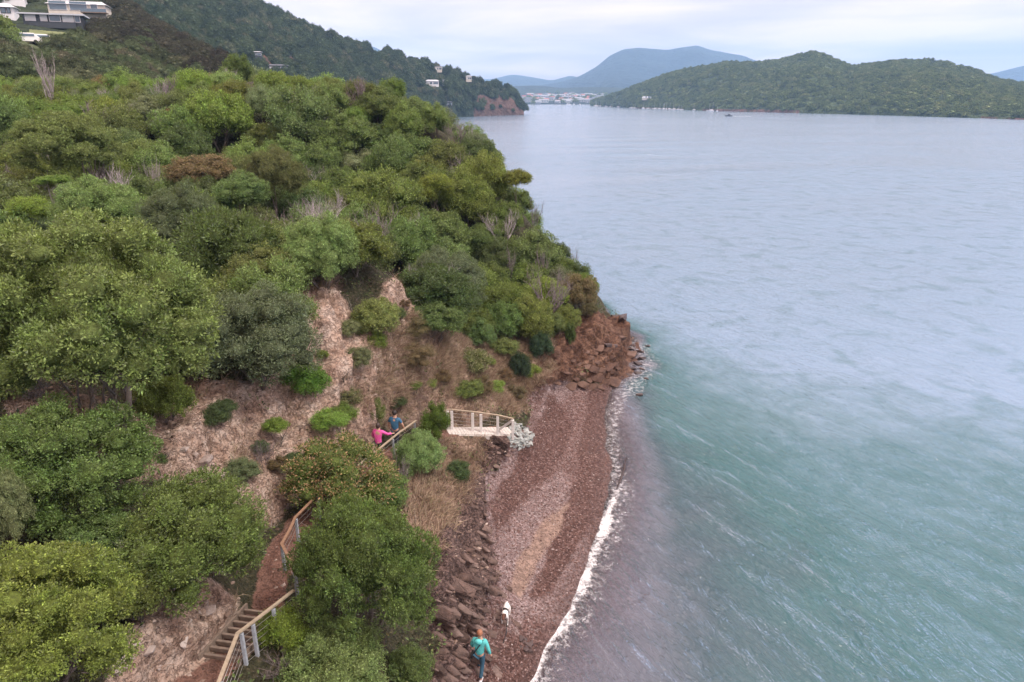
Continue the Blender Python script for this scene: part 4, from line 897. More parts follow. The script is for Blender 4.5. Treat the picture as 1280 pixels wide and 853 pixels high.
# each bush is told by its colour and by the landmark it stands next to
ANCH = [(112, 392, 'the very large spreading tree'), (228, 285, 'the greyish tree beside the flax'), (318, 418, 'the large grey shrub'), (402, 318, 'the olive tree on the bare tongue'), (296, 285, 'the flax clump'), (125, 265, 'the pale yellow green tree'),
        (86, 187, 'the large rounded left tree'), (65, 226, 'the flat topped pale trunked tree'), (162, 116, 'the rounded crest tree'), (299, 90, 'the tallest crest tree'), (252, 213, 'the rusty brown shrub'), (217, 141, 'the small red shrub'),
        (60, 95, 'the tall bleached dead tree'), (344, 222, 'the tall light oval tree'), (557, 352, 'the broad blue green tree'), (630, 402, 'the compact round headland tree'), (545, 236, 'the high lime headland shrub'), (646, 224, 'the golden skyline shrub'),
        (684, 368, 'the bright shrub above the red cliff'), (729, 360, 'the shrub on the headland tip'), (470, 398, 'the small tree in the bare gap'), (448, 300, 'the light green hollow tree'), (672, 246, 'the bare twiggy skyline shrub'), (415, 250, 'the white leafless shrub'),
        (345, 170, 'the small pale dead shrub'), (590, 170, 'the single dead spar'), (638, 330, 'the grey leafless headland shrub'), (540, 408, 'the purple grey brush'), (212, 165, 'the pale dead shrub by the red shrub'), (235, 680, 'the dark tree over the path'), (450, 130, 'the middle of the crest line'), (345, 533, 'the tiny bright shrub on the soil bank'), (432, 498, 'the cream flowered bank shrub'), (590, 452, 'the yellow tipped bank shrub'), (650, 460, 'the dark cliff shrub'), (600, 520, 'the lookout railing'), (485, 540, 'the two walkers')]
BYL = {}
for o, kn, a, b in SCRUB:
    ax, ay, ph = min(ANCH, key=lambda q: (q[0] - a) ** 2 + (q[1] - b) ** 2 * 1.6)
    dx, dy = a - ax, b - ay; dr = ('right of' if dx > 0 else 'left of') if abs(dx) > abs(dy) * 1.1 else ('below' if dy > 0 else 'above')
    BYL.setdefault((kn, dr, ph), []).append((math.hypot(dx, dy), o))
ORD = ['nearest', 'second', 'third', 'fourth', 'fifth', 'sixth', 'seventh', 'eighth', 'ninth', 'tenth', 'eleventh', 'twelfth']
for (kn, dr, ph), l in BYL.items():
    l.sort(key=lambda q: q[0])
    for i, (_, o) in enumerate(l): o['label'] = ('%s bush %s %s' % (kn, dr, ph)) if len(l) == 1 else '%s %s bush %s %s' % (ORD[min(i, 11)], kn, dr, ph)
print('scrub', cnt, tries)

# ------------------------------------------------------------------ rocks
def rock_mesh(name, seed, sub=2, sx=1, sy=1, sz=1, cuts=7, mat=None):
    """angular broken stone: the hull of a few random points"""
    g = np.random.default_rng(seed); P = g.uniform(-1, 1, (15, 3)); P *= (.75 + .25 * g.random((15, 1))) / np.maximum(np.abs(P).max(1, keepdims=True), .55)
    P[:, 2] = np.sign(P[:, 2]) * np.abs(P[:, 2]) ** .4
    P = P * [sx, sy, sz]; P[:, 1] += P[:, 0] * .25 * sy
    bm = bmesh.new(); [bm.verts.new(p) for p in P]; r_ = bmesh.ops.convex_hull(bm, input=bm.verts)
    bmesh.ops.delete(bm, geom=[v for v in bm.verts if not v.link_faces], context='VERTS')
    bmesh.ops.bevel(bm, geom=list(bm.edges), offset=.035, segments=1, affect='EDGES'); me = bpy.data.meshes.new(name); bm.to_mesh(me); bm.free()
    if mat: me.materials.append(mat)
    return me
def rock_mat(name, lo, hi, top=None, rough=.85):
    m_, t, p, o = new_mat(name); pos = geo_pos(t); oi = nd(t, 'ShaderNodeObjectInfo')
    a = noise_n(t, 5, 6, .7, pos); b = noise_n(t, 1.5, 3, .5, pos)
    c = ramp(t, a.outputs[0], (.3, lo), (.7, hi))
    c = mixc(t, math_n(t, 'MULTIPLY', oi.outputs['Random'], .7), c, mixc(t, .5, hi, top or hi))
    c = mixc(t, ramp(t, b.outputs[0], (.5, 0.0), (.7, .6)), c, lo)
    t.links.new(c, p.inputs['Base Color']); p.inputs['Roughness'].default_value = rough
    t.links.new(bump_n(t, a.outputs[0], 1.0, .06), p.inputs['Normal']); return m_
M_SLATE = rock_mat('layered_rock', (.04, .027, .024), (.165, .105, .088), (.32, .255, .23))
M_REDR = rock_mat('red_rock', (.04, .022, .018), (.15, .085, .062), (.22, .15, .12))
M_WETR = rock_mat('wet_rock', (.018, .013, .013), (.07, .05, .05), (.10, .06, .05), .45)
M_RIP = rock_mat('pale_greenish_stone', (.12, .14, .14), (.36, .39, .38), (.50, .52, .51))
M_PALES = rock_mat('pale_clay_rock', (.25, .19, .17), (.46, .38, .34), (.5, .46, .43))
SL = [rock_mesh('slab_rock_%d' % i, 100 + i, 2, 1, .30, .13, 8, M_SLATE) for i in range(5)]
RD = [rock_mesh('red_rock_%d' % i, 110 + i, 2, 1, .45, .22, 8, M_REDR) for i in range(4)]
WR = [rock_mesh('wet_rock_%d' % i, 120 + i, 2, 1, .7, .4, 7, M_WETR) for i in range(4)]
RP = [rock_mesh('riprap_%d' % i, 130 + i, 2, 1, .8, .6, 9, M_RIP) for i in range(4)]
PR = [rock_mesh('pale_rock_%d' % i, 140 + i, 2, 1, .7, .3, 9, M_PALES) for i in range(2)]
sang = math.atan2(sdir.y, sdir.x)
def pick_in(poly, n, g, sep=0):
    P = np.array(poly); out_ = []; k_ = 0
    while len(out_) < n and k_ < n * 60:
        k_ += 1
        a, b = g.uniform(P[:, 0].min(), P[:, 0].max()), g.uniform(P[:, 1].min(), P[:, 1].max())
        if poly_sd(np.array([a]), np.array([b]), poly)[0] < 0: continue
        if sep and any((a - c) ** 2 + (b - d) ** 2 < sep * sep for c, d in out_): continue
        out_.append((a, b))
    return out_
def rocks(name, label, cat, meshes, poly, n, srange, g, tilt=(0, 0), yaw=None, sep=0, sink=.25):
    cx, cy = np.mean([p[0] for p in poly]), np.mean([p[1] for p in poly]); base = hit(cx, cy) or W(cx, cy, z=1)
    root = empty(name, base); tag(root, label, cat)
    for a, b in pick_in(poly, n, g, sep):
        h = hit(a, b)
        if h is None: continue
        s = g.uniform(*srange) * (.7 + .6 * g.random() ** 2)
        y_ = (yaw + g.uniform(-.25, .25)) if yaw is not None else g.uniform(0, 6.28)
        link('rock', meshes[g.randrange(len(meshes))], None, root, loc=h - base + Vector((0, 0, -sink * s * .2)), rot=(tilt[0] + g.uniform(-.3, .3), tilt[1] + g.uniform(-.2, .2), y_), scale=(s, s, s))
    return root
gk = random.Random(3)
rocks('rock_outcrop', 'dark brown layered rock slabs sloping down to the beach beside the woman in turquoise', 'rocks', SL, [(575, 690), (606, 650), (614, 700), (640, 745), (628, 780), (606, 850), (535, 860), (540, 800), (540, 745), (565, 720)], 125, (.22, .72), gk, (.7, .15), sang, 7.5, 1.6)
rocks('rock_outcrop', 'fractured brown rocks at the foot of the dry cliff below the lookout railing', 'rocks', SL, [(598, 590), (612, 580), (618, 620), (612, 660), (590, 690), (572, 700), (585, 650)], 22, (.18, .5), gk, (.6, .1), sang, 9, 1.2)
rocks('rock_outcrop', 'shadowed brown rocks under the lookout railing beside the pale stones', 'rocks', SL, [(590, 575), (640, 552), (655, 556), (625, 580), (600, 590)], 22, (.18, .38), gk, (.3, 0), sang, 8)
rocks('headland_rocks', 'rusty red broken rocks forming the point of the headland', 'rocks', RD, [(695, 478), (712, 450), (735, 432), (757, 432), (774, 455), (764, 474), (735, 480)], 46, (.25, .85), gk, (.7, .2), sang, 8, 1.6)
rocks('stone_pile', 'heap of pale greenish grey stones at the beach end of the white railing', 'stones', RP, [(636, 540), (644, 530), (656, 534), (667, 545), (664, 556), (650, 561), (637, 556)], 80, (.11, .23), gk, (0, 0), None, 2.7, -1.0)
rocks('pale_outcrop', 'pale crumbly rock face showing in the bottom corner left of the path', 'rocks', PR, [(130, 840), (170, 800), (215, 760), (255, 745), (270, 760), (235, 800), (200, 850)], 12, (.10, .24), gk, (.6, -.3), None, 9)
rocks('pale_outcrop', 'long pale slab and fragments sticking out of the middle of the soil bank', 'rocks', PR, [(225, 560), (240, 553), (268, 582), (275, 605), (262, 600)], 5, (.14, .34), gk, (.5, -.2), -.5, 8)
rocks('boulder_patch', 'few dark wet boulders on the pebbles by the bottom foam edge', 'rocks', WR, [(648, 795), (664, 800), (664, 815), (648, 812)], 9, (.10, .24), gk, (0, 0), None, 4)
sea_px = [(757, 398, .8), (750, 401, .5), (768, 422, .7), (776, 427, .9), (787, 425, .5), (783, 436, 1.1), (790, 446, 1.3), (800, 440, .5), (801, 449, .7), (797, 456, .6), (803, 462, .4), (790, 462, .5), (797, 467, .5), (808, 474, .35), (786, 470, .4),
          (799, 494, .42), (776, 441, 1.3), (764, 466, .7), (757, 470, .6), (809, 433, .35), (792, 432, .45), (781, 418, .4)]
SEAL = {0: 'dark rock at the waterline behind the headland tip, farthest from the beach', 6: 'large dark boulder standing at the point of the headland', 15: 'lone dark rock in the water seaward of the foam, nearest the beach', 16: 'big dark wedge of rock joined to the red point'}
for i, (a, b, s) in enumerate(sea_px):
    p = W(a, b, z=0.0); o = link('sea_rock', WR[i % 4] if s < 1 else RD[i % 4], None, None, loc=(p.x, p.y, max(.02, gz(p.x, p.y)) + .02 * s), rot=(gk.uniform(-.3, .3), gk.uniform(-.3, .3), gk.uniform(0, 6)), scale=(s * .62, s * .62, s * .62))
    tag(o, SEAL.get(i, 'small wet rock washed by foam off the point of the headland'), 'rock', 'rocks in the water off the headland')

# pebbles, dry grass, low plants: beyond counting
def stones_stuff(name, n, smin, smax, sel, mat, seed):
    g = np.random.default_rng(seed); P = []
    fxs, fys, fzs = GVX.ravel(), GVY.ravel(), GVZ.ravel(); w_ = sel.ravel() * (np.gradient(gx)[None, :] * np.gradient(gy)[:, None]).ravel()
    k_ = g.choice(len(w_), n, p=w_ / w_.sum())
    C = np.c_[fxs[k_] + g.uniform(-.06, .06, n), fys[k_] + g.uniform(-.06, .06, n), fzs[k_]]
    oc = np.array([[1, 0, 0], [-.9, .1, 0], [0, 1, 0], [.1, -1, 0], [0, 0, .8], [0, 0, -.6]]); of = np.array([[0, 2, 4], [2, 1, 4], [1, 3, 4], [3, 0, 4], [2, 0, 5], [1, 2, 5], [3, 1, 5], [0, 3, 5]])
    s = (smin + (smax - smin) * g.random(n) ** 3)[:, None, None]; a = g.uniform(0, 6.28, n); ca, sa = np.cos(a), np.sin(a)
    V = oc[None] * g.uniform(.6, 1.2, (n, 6, 1)) * np.array([1, .75, .6]); V = np.stack([V[..., 0] * ca[:, None] - V[..., 1] * sa[:, None], V[..., 0] * sa[:, None] + V[..., 1] * ca[:, None], V[..., 2]], -1) * s + C[:, None]
    me = mesh_np(name, V.reshape(-1, 3), (of[None] + (np.arange(n) * 6)[:, None, None]).reshape(-1, 3), smooth=False)
    return link(name, me, mat)
def island_mat(name, *stops, rough=.85, trans=0):
    m_, t, p, o = new_mat(name); ge = nd(t, 'ShaderNodeNewGeometry'); t.links.new(ramp(t, ge.outputs['Random Per Island'], *stops), p.inputs['Base Color']); p.inputs['Roughness'].default_value = rough; p.inputs['Specular IOR Level'].default_value = .3; return m_
M_PEB = island_mat('pebble', (0, (.06, .034, .03)), (.45, (.13, .073, .062)), (.75, (.20, .135, .125)), (.97, (.24, .17, .16)), (1, (.42, .37, .36)))
vis = (GVY > 13) & (GVY < 46)
tag(stones_stuff('beach_pebbles', 26000, .018, .075, m_beach * vis * (GVZ > .02) * (1 - .85 * m_sand), M_PEB, 1), kind='stuff')
M_DEB = island_mat('rubble_stone', (0, (.07, .045, .035)), (.5, (.2, .14, .11)), (1, (.42, .34, .29)))
tag(stones_stuff('fallen_rubble', 4500, .03, .13, np.maximum(m_clay, .35 * m_rock) * (1 - m_beach) * (1 - m_path) * (GVY < 48) + .15 * m_path * (GVY < 40) + .001, M_DEB, 2), kind='stuff')
def scatter_pts(n, sel, seed):
    g = np.random.default_rng(seed); w_ = np.clip(sel, 0, None).ravel() * (np.gradient(gx)[None, :] * np.gradient(gy)[:, None]).ravel()
    k_ = g.choice(len(w_), n, p=w_ / w_.sum()); return np.c_[GVX.ravel()[k_] + g.uniform(-.06, .06, n), GVY.ravel()[k_] + g.uniform(-.06, .06, n), GVZ.ravel()[k_]], np.c_[NX.ravel()[k_], NY.ravel()[k_], NZ.ravel()[k_]], g
def blades(name, n, per, ln, wid, sel, mat, seed, lay=.5, droop=.5):
    P, Nn, g = scatter_pts(n, sel, seed); q = n * per; P = np.repeat(P, per, 0); Nn = np.repeat(Nn, per, 0)
    D = unit(Nn * .5 + np.array([0, 0, .6]) + g.normal(size=(q, 3)) * lay); L_ = (ln * g.uniform(.5, 1.3, q))[:, None]
    S = unit(np.cross(D, g.normal(size=(q, 3)))) * wid; B = P + g.normal(size=(q, 3)) * [.05, .05, .01]
    mid = B + D * L_ * .55; D2 = unit(D - np.array([0, 0, droop])); tip = mid + D2 * L_ * .5
    V = np.stack([B - S, B + S, mid + S * .7, mid - S * .7, tip], 1).reshape(-1, 3); i = (np.arange(q) * 5)[:, None]
    Fc = np.concatenate([i + [[0, 1, 2]], i + [[0, 2, 3]], i + [[3, 2, 4]]])
    return link(name, mesh_np(name, V, Fc, smooth=False), mat)
M_STRAW = island_mat('straw', (0, (.16, .10, .075)), (.4, (.30, .21, .155)), (.8, (.42, .33, .24)), (1, (.24, .23, .11)))
M_TWIG = island_mat('twig', (0, (.05, .035, .028)), (.5, (.12, .085, .07)), (.9, (.24, .19, .18)), (1, (.4, .37, .37)))
M_LOW = island_mat('low_leaf', (0, (.03, .05, .018)), (.5, (.07, .10, .03)), (.85, (.12, .17, .05)), (1, (.18, .16, .07)), rough=.6)
bench = sstep(.6, .9, pd)
patchy = sstep(-.15, .25, fbm(GX * .9, GY * .9, None, 3, 80))
tag(blades('dry_grass', 17000, 6, .42, .009, (m_grass * 1.0 * (.25 + patchy) + .05 * m_clay * patchy) * (1 - m_beach) * bench * (GVY < 50), M_STRAW, 5), kind='stuff')
notbare = (1 - np.maximum.reduce([m_clay, m_grass, m_red, m_rock])) * (1 - m_beach) * bench * (GVZ > .8) * (GVY < 62) * (GX > -45)
edge = m_clay * (1 - patchy) * (1 - m_beach) * bench
tag(blades('dead_twigs', 16000, 4, .55, .007, notbare * .7 + edge * .16 + .12 * m_grass * (1 - patchy) * bench, M_TWIG, 6, lay=1.1, droop=.1), kind='stuff')
P, Nn, g = scatter_pts(15000, notbare * (GVY < 90) * (1 - .6 * sstep(50, 80, GVY)) + .10 * edge + .10 * m_grass * (1 - patchy) * bench + .0 , 7)
per = 9; q = len(P) * per; Pn = np.repeat(P, per, 0); Cn = np.repeat(unit(Nn + [0, 0, .8]), per, 0)
hgt = np.repeat(g.uniform(.02, .5, len(P)) ** 1.3, per)[:, None]
V, Fc = leaves_np(Pn + g.normal(size=(q, 3)) * .13 + Cn * hgt, unit(Cn + .4 * g.normal(size=(q, 3))), unit(Cn * .3 + g.normal(size=(q, 3))), .13 * g.uniform(.6, 1.4, q), .45)
tag(link('ground_cover', mesh_np('ground_cover', V, Fc, smooth=False), M_LOW), kind='stuff')

# ------------------------------------------------------------------ handrails, steps and deck of the footpath
M_RAIL = simple_mat('handrail_timber', (.33, .27, .20), .7, .2, 8, .3, .004)
M_RAILD = simple_mat('handrail_timber_weathered', (.22, .13, .08), .8, .25, 8, .3, .004)
M_POST = simple_mat('post_grey', (.33, .36, .40), .75, .25, 9, .3, .004)
M_POSTW = simple_mat('post_white', (.62, .60, .58), .75, .12, 9, .2, .003)
M_WIRE = simple_mat('wire', (.42, .40, .38), .4, .1, 20, 0, .001, .6)
M_PLANK = simple_mat('weathered_plank', (.19, .145, .115), .85, .25, 7, .4, .006)
M_DECK = simple_mat('pale_deck_board', (.52, .49, .46), .85, .15, 7, .3, .004)
def rail_fence(name, label, tops, posts, mrail, mpost, wires=4, h=1.05, pw=.085, side=None):
    P = [Vector(W(a, b, c)) for a, b, c in tops]
    root = empty(name, (P[0].x, P[0].y, P[0].z - h)); tag(root, label, 'handrail'); o0 = root.location
    for a, b in zip(P[:-1], P[1:]):
        d = (b - a).normalized() * .03
        MB().bar(a - o0 - d, b - o0 + d, .085, .04).build('rail', mrail, root)
    for s in posts:
        i = min(int(s), len(P) - 2); p = P[i].lerp(P[i + 1], s - i); MB().box((p - o0 + Vector((0, 0, -.035 - h / 2 - .05))), (pw, pw, h + .02)).build('post', mpost, root, bevel=.008)
    for k_ in range(wires):
        dz = Vector((0, 0, -.2 - k_ * .19)); mb = MB()
        mb.tube([p - o0 + dz for p in P], .006, 4).build('wire', M_WIRE, root, smooth=True)
    return root, P
rail_fence('handrail_fence', 'timber handrail with grey posts and wires beside the wooden steps at the bottom', [(266, 872, 6.2), (297, 792, 6.1), (330, 767, 5.95), (366, 739, 5.78)], [.25, 1.12, 1.55, 2.3], M_RAIL, M_POST, 5)
rail_fence('handrail_fence', 'zigzag brown handrail on the outer side of the path bend above the seaward tree', [(371, 718, 5.6), (352, 680, 5.45), (363, 661, 5.35), (369, 647, 5.28), (395, 621, 5.1), (440, 588, 4.8)], [.15, 1.0, 3.02, 4.05, 5], M_RAILD, M_POST, 2)
rail_fence('handrail_fence', 'sloping handrail held by the woman in pink, running into the light green bush', [(448, 582, 4.78), (473, 562, 4.55), (500, 540, 4.28), (520, 526, 4.05)], [.7, 1.65, 2.9], M_RAIL, M_POST, 2)
rail_fence('lookout_railing', 'pale topped railing with white posts at the beach end of the path', [(550, 513, 3.78), (563, 512, 3.66), (592, 515, 3.45), (622, 519, 3.25), (641, 523.5, 3.1)], [.7, 1.05, 1.95, 2.3, 3.0, 4.0], M_RAIL, M_POSTW, 4, pw=.13)
a, b = W(641, 523.5, 3.0), W(622, 519, 3.2); 
br = MB().bar(W(640, 526, 3.0), W(623, 538, 2.2), .06, .12); tag(br.build('railing_brace', M_POSTW), 'short white sloping rail closing the end of the lookout railing', 'rail')
# deck
da, db = Vector(W(560, 541, 2.62)), Vector(W(640, 541, 2.06)); root = empty('lookout_deck', da); tag(root, 'pale boarded landing behind the white posts of the lookout railing', 'deck')
dd = (db - da); nrm = Vector((-dd.y, dd.x, 0)).normalized(); nb = 20
for i in range(nb):
    c = dd * ((i + .5) / nb) + nrm * .18; ln = dd.length / nb
    MB().box(c, (ln * .94, .85, .05), Euler((0, -math.asin(dd.normalized().z), math.atan2(dd.y, dd.x)))).build('board', M_DECK, root, bevel=.005)
MB().bar(nrm * -.29 - Vector((0, 0, .12)), dd + nrm * -.29 - Vector((0, 0, .12)), .06, .22).build('edge_beam', M_DECK, root)
# steps
sa, sb = Vector(W(330, 768, 4.78)), Vector(W(275, 832, 5.02)); root = empty('timber_steps', sa); tag(root, 'grey timber steps in the path behind the bottom handrail', 'steps')
ds = sb - sa; ns_ = Vector((-ds.y, ds.x, 0)).normalized(); yaw = math.atan2(ds.y, ds.x)
for i in range(8):
    c = ds * ((i + .5) / 8); MB().box(c + Vector((0, 0, .13 - .012 * (i % 2))), (.07, .95, .14), Euler((0, 0, yaw))).build('riser', M_PLANK, root, bevel=.01)
for s in (-1, 1): MB().bar(ns_ * .52 * s - ds * .03 + Vector((0, 0, .12)), ds * 1.03 + ns_ * .52 * s + Vector((0, 0, .12)), .06, .24).build('side_board', M_PLANK, root)

# ------------------------------------------------------------------ people and dog
def skin_mesh(name, verts, edges, radii, sub=2, mat=None, root=0):
    me = bpy.data.meshes.new(name); me.from_pydata(verts, edges, []); o = bpy.data.objects.new(name, me); col.objects.link(o)
    md = o.modifiers.new('skin', 'SKIN'); md.use_smooth_shade = True
    sv = me.skin_vertices[0].data
    for i, r in enumerate(radii): sv[i].radius = (r, r) if not hasattr(r, '__len__') else r; sv[i].use_root = (i == root)
    ss = o.modifiers.new('sub', 'SUBSURF'); ss.levels = sub; ss.render_levels = sub
    dg = bpy.context.evaluated_depsgraph_get(); dg.update(); ev = o.evaluated_get(dg); r_ = bpy.data.meshes.new_from_object(ev); r_.name = name
    bpy.data.objects.remove(o); bpy.data.meshes.remove(me)
    r_.polygons.foreach_set('use_smooth', [True] * len(r_.polygons))
    if mat: r_.materials.clear(); r_.materials.append(mat)
    return r_
class Gr:
    def __init__(s): s.v = []; s.e = []; s.r = []
    def add(s, p, r, par=None): s.v.append(tuple(p)); s.r.append(r); i = len(s.v) - 1; (s.e.append((par, i)) if par is not None else None); return i
    def chain(s, pts, rs, par): 
        for p, r in zip(pts, rs): par = s.add(p, r, par)
        return par
M_SKIN = simple_mat('skin', (.50, .30, .22), .6, .05, 5, 0); M_EYE = simple_mat('eye', (.03, .02, .02), .3, 0, 5, 0)
def person(label, loc, yaw, top, topc, legc, hairc, armL, armR, stride=.25, lean=.05, tall=1.68, top_name='jacket', hem=.82, sleeve=1.0, long_hair=.0, look=(0, 1, 0)):
    """faces local +Y; arms given as (elbow, wrist) offsets from the shoulder"""
    k_ = tall / 1.70; root = empty('person', loc, yaw); tag(root, label, 'person'); root.scale = (k_,) * 3
    hip = Vector((0, 0, .93)); ch = Vector((0, lean * .6, 1.32)); nk = Vector((0, lean, 1.47)); hd = nk + Vector((0, .02, .13)); 
    kl, kr = Vector((-.10, stride * .55 + .03, .50)), Vector((.10, -stride * .25 + .03, .50)); al_, ar_ = Vector((-.10, stride * .75, .09)), Vector((.10, -stride * .75, .11))
    shl, shr = Vector((-.19, lean * .9, 1.40)), Vector((.19, lean * .9, 1.40))
    g_ = Gr(); pv = g_.add(hip, (.145, .11)); b = g_.add((0, lean * .3, 1.10), (.125, .095), pv); c = g_.add(ch, (.155, .105), b); n_ = g_.add(nk, .055, c)
    h1 = g_.add(hd, (.075, .085), n_); h2 = g_.add(hd + Vector((0, 0, .09)), (.078, .092), h1); g_.add(hd + Vector((0, -.005, .145)), (.05, .06), h2); g_.add(hd + Vector((0, .10, .02)), .016, h1)
    legs = Gr(); lp = legs.add(hip + Vector((0, 0, .06)), (.155, .12))
    for kx, kn, an in ((-1, kl, al_), (1, kr, ar_)):
        g_.chain([(kx * .09, 0, .88), kn, an, an + Vector((0, .14, -.055))], [.085, .055, .042, .035], pv)
        legs.chain([(kx * .095, 0, .86), kn, an + Vector((0, 0, .04))], [.102, .072, .060], lp)
    tp = Gr(); t0 = tp.add((0, lean * .2, hem), (.175, .135)); t1 = tp.add((0, lean * .3, 1.10), (.155, .120), t0); t2 = tp.add(ch, (.175, .125), t1); t3 = tp.add(nk + Vector((0, -.01, -.02)), (.085, .08), t2)
    for kx, sh, (el, wr) in ((-1, shl, armL), (1, shr, armR)):
        el = sh + Vector(el); wr = sh + Vector(wr)
        s_ = g_.chain([sh, el, wr], [.06, .043, .030], c); hv = (wr - el).normalized(); pm = g_.add(wr + hv * .06, (.034, .018), s_); sidev = hv.cross(Vector((0, 0, 1)) if abs(hv.z) < .8 else Vector((0, 1, 0))).normalized()
        for f in range(4):
            o_ = sidev * (.024 - .016 * f); ln = (.075, .085, .08, .062)[f]; curl = Vector((0, .25, 0)) * ln
            g_.chain([wr + hv * .095 + o_, wr + hv * (.095 + ln * .55) + o_ + curl * .3, wr + hv * (.095 + ln * .9) + o_ + curl], [.009, .008, .007], pm)
        g_.chain([wr + hv * .05 + sidev * .04, wr + hv * .085 + sidev * .055], [.010, .008], pm)
        if sleeve >= 1: tp.chain([sh, el, wr - hv * .01], [.078, .062, .048], t2)
        else: tp.chain([sh, sh.lerp(el, sleeve)], [.075, .062], t2)
    link('body', skin_mesh('body', g_.v, g_.e, g_.r, 2, M_SKIN), None, root)
    mt = simple_mat(top_name + '_cloth', topc, .8, .18, 14, .5, .02, obj_coord=True); ml = simple_mat('trouser_cloth', legc, .85, .15, 10, .3, .01, obj_coord=True); mh = simple_mat('hair', hairc, .6, .3, 30, .5, .01, obj_coord=True)
    jk = link(top_name, skin_mesh(top_name, tp.v, tp.e, tp.r, 2, mt), None, root)
    link('trousers', skin_mesh('trousers', legs.v, legs.e, legs.r, 2, ml), None, root)
    iv, jf = ico(3); hv_ = iv * np.array([.098, .112, .115]) * (1 + .06 * vnoise(iv[:, 0] * 5, iv[:, 1] * 5, iv[:, 2] * 5, 3))[:, None]
    front = (iv[:, 1] > .35) & (iv[:, 2] < .45); hv_[front] *= .78; low = iv[:, 2] < -.3; hv_[low & ~front] *= np.array([1, 1, 1 + long_hair * 1.8]); 
    ho = link('hair', mesh_np('hair', hv_ + np.array(hd) + [0, -.015, .075], jf), mh, root)
    for s in (-1, 1):
        link('eye', ICO_EYE, M_EYE, root, loc=hd + Vector((s * .03, .088, .06)), scale=(.011,) * 3); 
    for an in (al_, ar_):
        mb = MB(); mb.box(an + Vector((0, .05, -.045)), (.10, .27, .075)); mb.build('shoe', M_SHOE, root, bevel=.03, smooth=True)
    return root, mt
iv, jf = ico(1); ICO_EYE = mesh_np('eyeball', iv, jf); M_SHOE = simple_mat('shoe', (.5, .5, .52), .7, .2, 9, 0)
def down(px, py): return hit(px, py)
f1 = down(600, 845); f1 = Vector((f1.x, f1.y, f1.z + .0))
lady, mj = person('woman in a turquoise jacket with a black crossbody bag walking up the beach', f1, math.radians(-14), 'jacket', (.10, .50, .50), (.025, .08, .13), (.30, .13, .07), ((-.10, .06, -.27), (-.09, .17, -.48)), ((.11, -.05, -.27), (.14, .02, -.50)), .34, .06, 1.66, 'jacket', .84)
tp_ = [(.13, .02, 1.47), (.05, -.13, 1.36), (-.06, -.16, 1.18), (-.17, -.13, .98)]; M_BLK = simple_mat('black_leather', (.015, .016, .02), .5, .2, 9, 0)
st = MB().tube(tp_ + [(-.21, -.03, .93)], .016, 6).build('strap', M_BLK, lady, smooth=True); MB().box((-.225, -.03, .86), (.09, .24, .20)).build('shoulder_bag', M_BLK, lady, bevel=.03, smooth=True)
iv, jf = ico(2); link('hood', mesh_np('hood', iv * [.13, .09, .10] + [0, -.09, 1.46], jf), mj, lady)
f2 = down(478, 572); q = PATH
# stands on the path beside the rail
pk = Vector(W(474, 572, 3.62)); pk.z = gz(pk.x, pk.y); tng = (Vector(W(520, 545, 3.1)) - Vector(W(480, 574, 3.5))); yw = math.atan2(tng.y, tng.x) - math.pi / 2
person('woman in a bright pink jacket holding the handrail, behind the man in blue', pk, yw, 'jacket', (.72, .10, .36), (.02, .02, .025), (.05, .03, .025), ((-.13, .05, -.26), (-.14, .16, -.45)), ((.16, .16, -.17), (.24, .40, -.24)), .22, .08, 1.64, 'jacket', .80, 1.0, .25)
mk = Vector(W(495, 557, 3.45)); mk.z = gz(mk.x, mk.y)
person('dark haired man in a blue t-shirt walking ahead on the path', mk, yw + .1, 'shirt', (.035, .13, .24), (.03, .035, .06), (.02, .014, .012), ((-.13, .02, -.27), (-.12, .12, -.50)), ((.14, .03, -.27), (.15, .14, -.50)), .26, .05, 1.76, 't_shirt', .86, .72)
# dog: head towards the woman
dg_ = Gr(); p0 = dg_.add((0, -.30, .47), .10); p1 = dg_.add((0, -.08, .46), .105, p0); p2 = dg_.add((0, .18, .46), .125, p1); p3 = dg_.add((0, .34, .52), .085, p2); p4 = dg_.add((0, .44, .60), .075, p3); p5 = dg_.add((0, .53, .60), .055, p4); dg_.add((0, .63, .57), .032, p5)
for s in (-1, 1):
    dg_.chain([(s * .10, .22, .34), (s * .10, .19, .19), (s * .10, .20, .04), (s * .10, .25, .02)], [.055, .032, .024, .022], p2)
    dg_.chain([(s * .10, -.30, .34), (s * .10, -.22, .24), (s * .10, -.36, .14), (s * .10, -.32, .03), (s * .10, -.27, .02)], [.07, .045, .027, .022, .022], p0)
dg_.chain([(0, -.40, .48), (.02, -.46, .40), (.03, -.48, .30)], [.03, .02, .012], p0)
m_dog, t, p, o_ = new_mat('dog_coat'); tcx = nd(t, 'ShaderNodeTexCoord'); sx = nd(t, 'ShaderNodeSeparateXYZ'); t.links.new(tcx.outputs['Object'], sx.inputs[0])
nz = noise_n(t, 5, 2, .5, tcx.outputs['Object']); yy = math_n(t, 'ADD', sx.outputs['Y'], math_n(t, 'MULTIPLY', math_n(t, 'SUBTRACT', nz.outputs[0], .5), .14))
t.links.new(ramp(t, math_n(t, 'ADD', yy, .5), (0, (.7, .68, .66)), (.47, (.7, .68, .66)), (.49, (.03, .025, .025)), (.60, (.03, .025, .025)), (.62, (.7, .68, .66)), (.86, (.7, .68, .66)), (.88, (.10, .045, .03)), (1.0, (.10, .045, .03))), p.inputs['Base Color']); p.inputs['Roughness'].default_value = .9
dl = down(632, 776); dog = empty('dog', dl, math.radians(172)); tag(dog, 'white dog with black and brown patches standing on the pebbles ahead of the woman', 'dog'); dog.scale = (.98,) * 3
link('body', skin_mesh('body', dg_.v, dg_.e, dg_.r, 2, m_dog), None, dog)
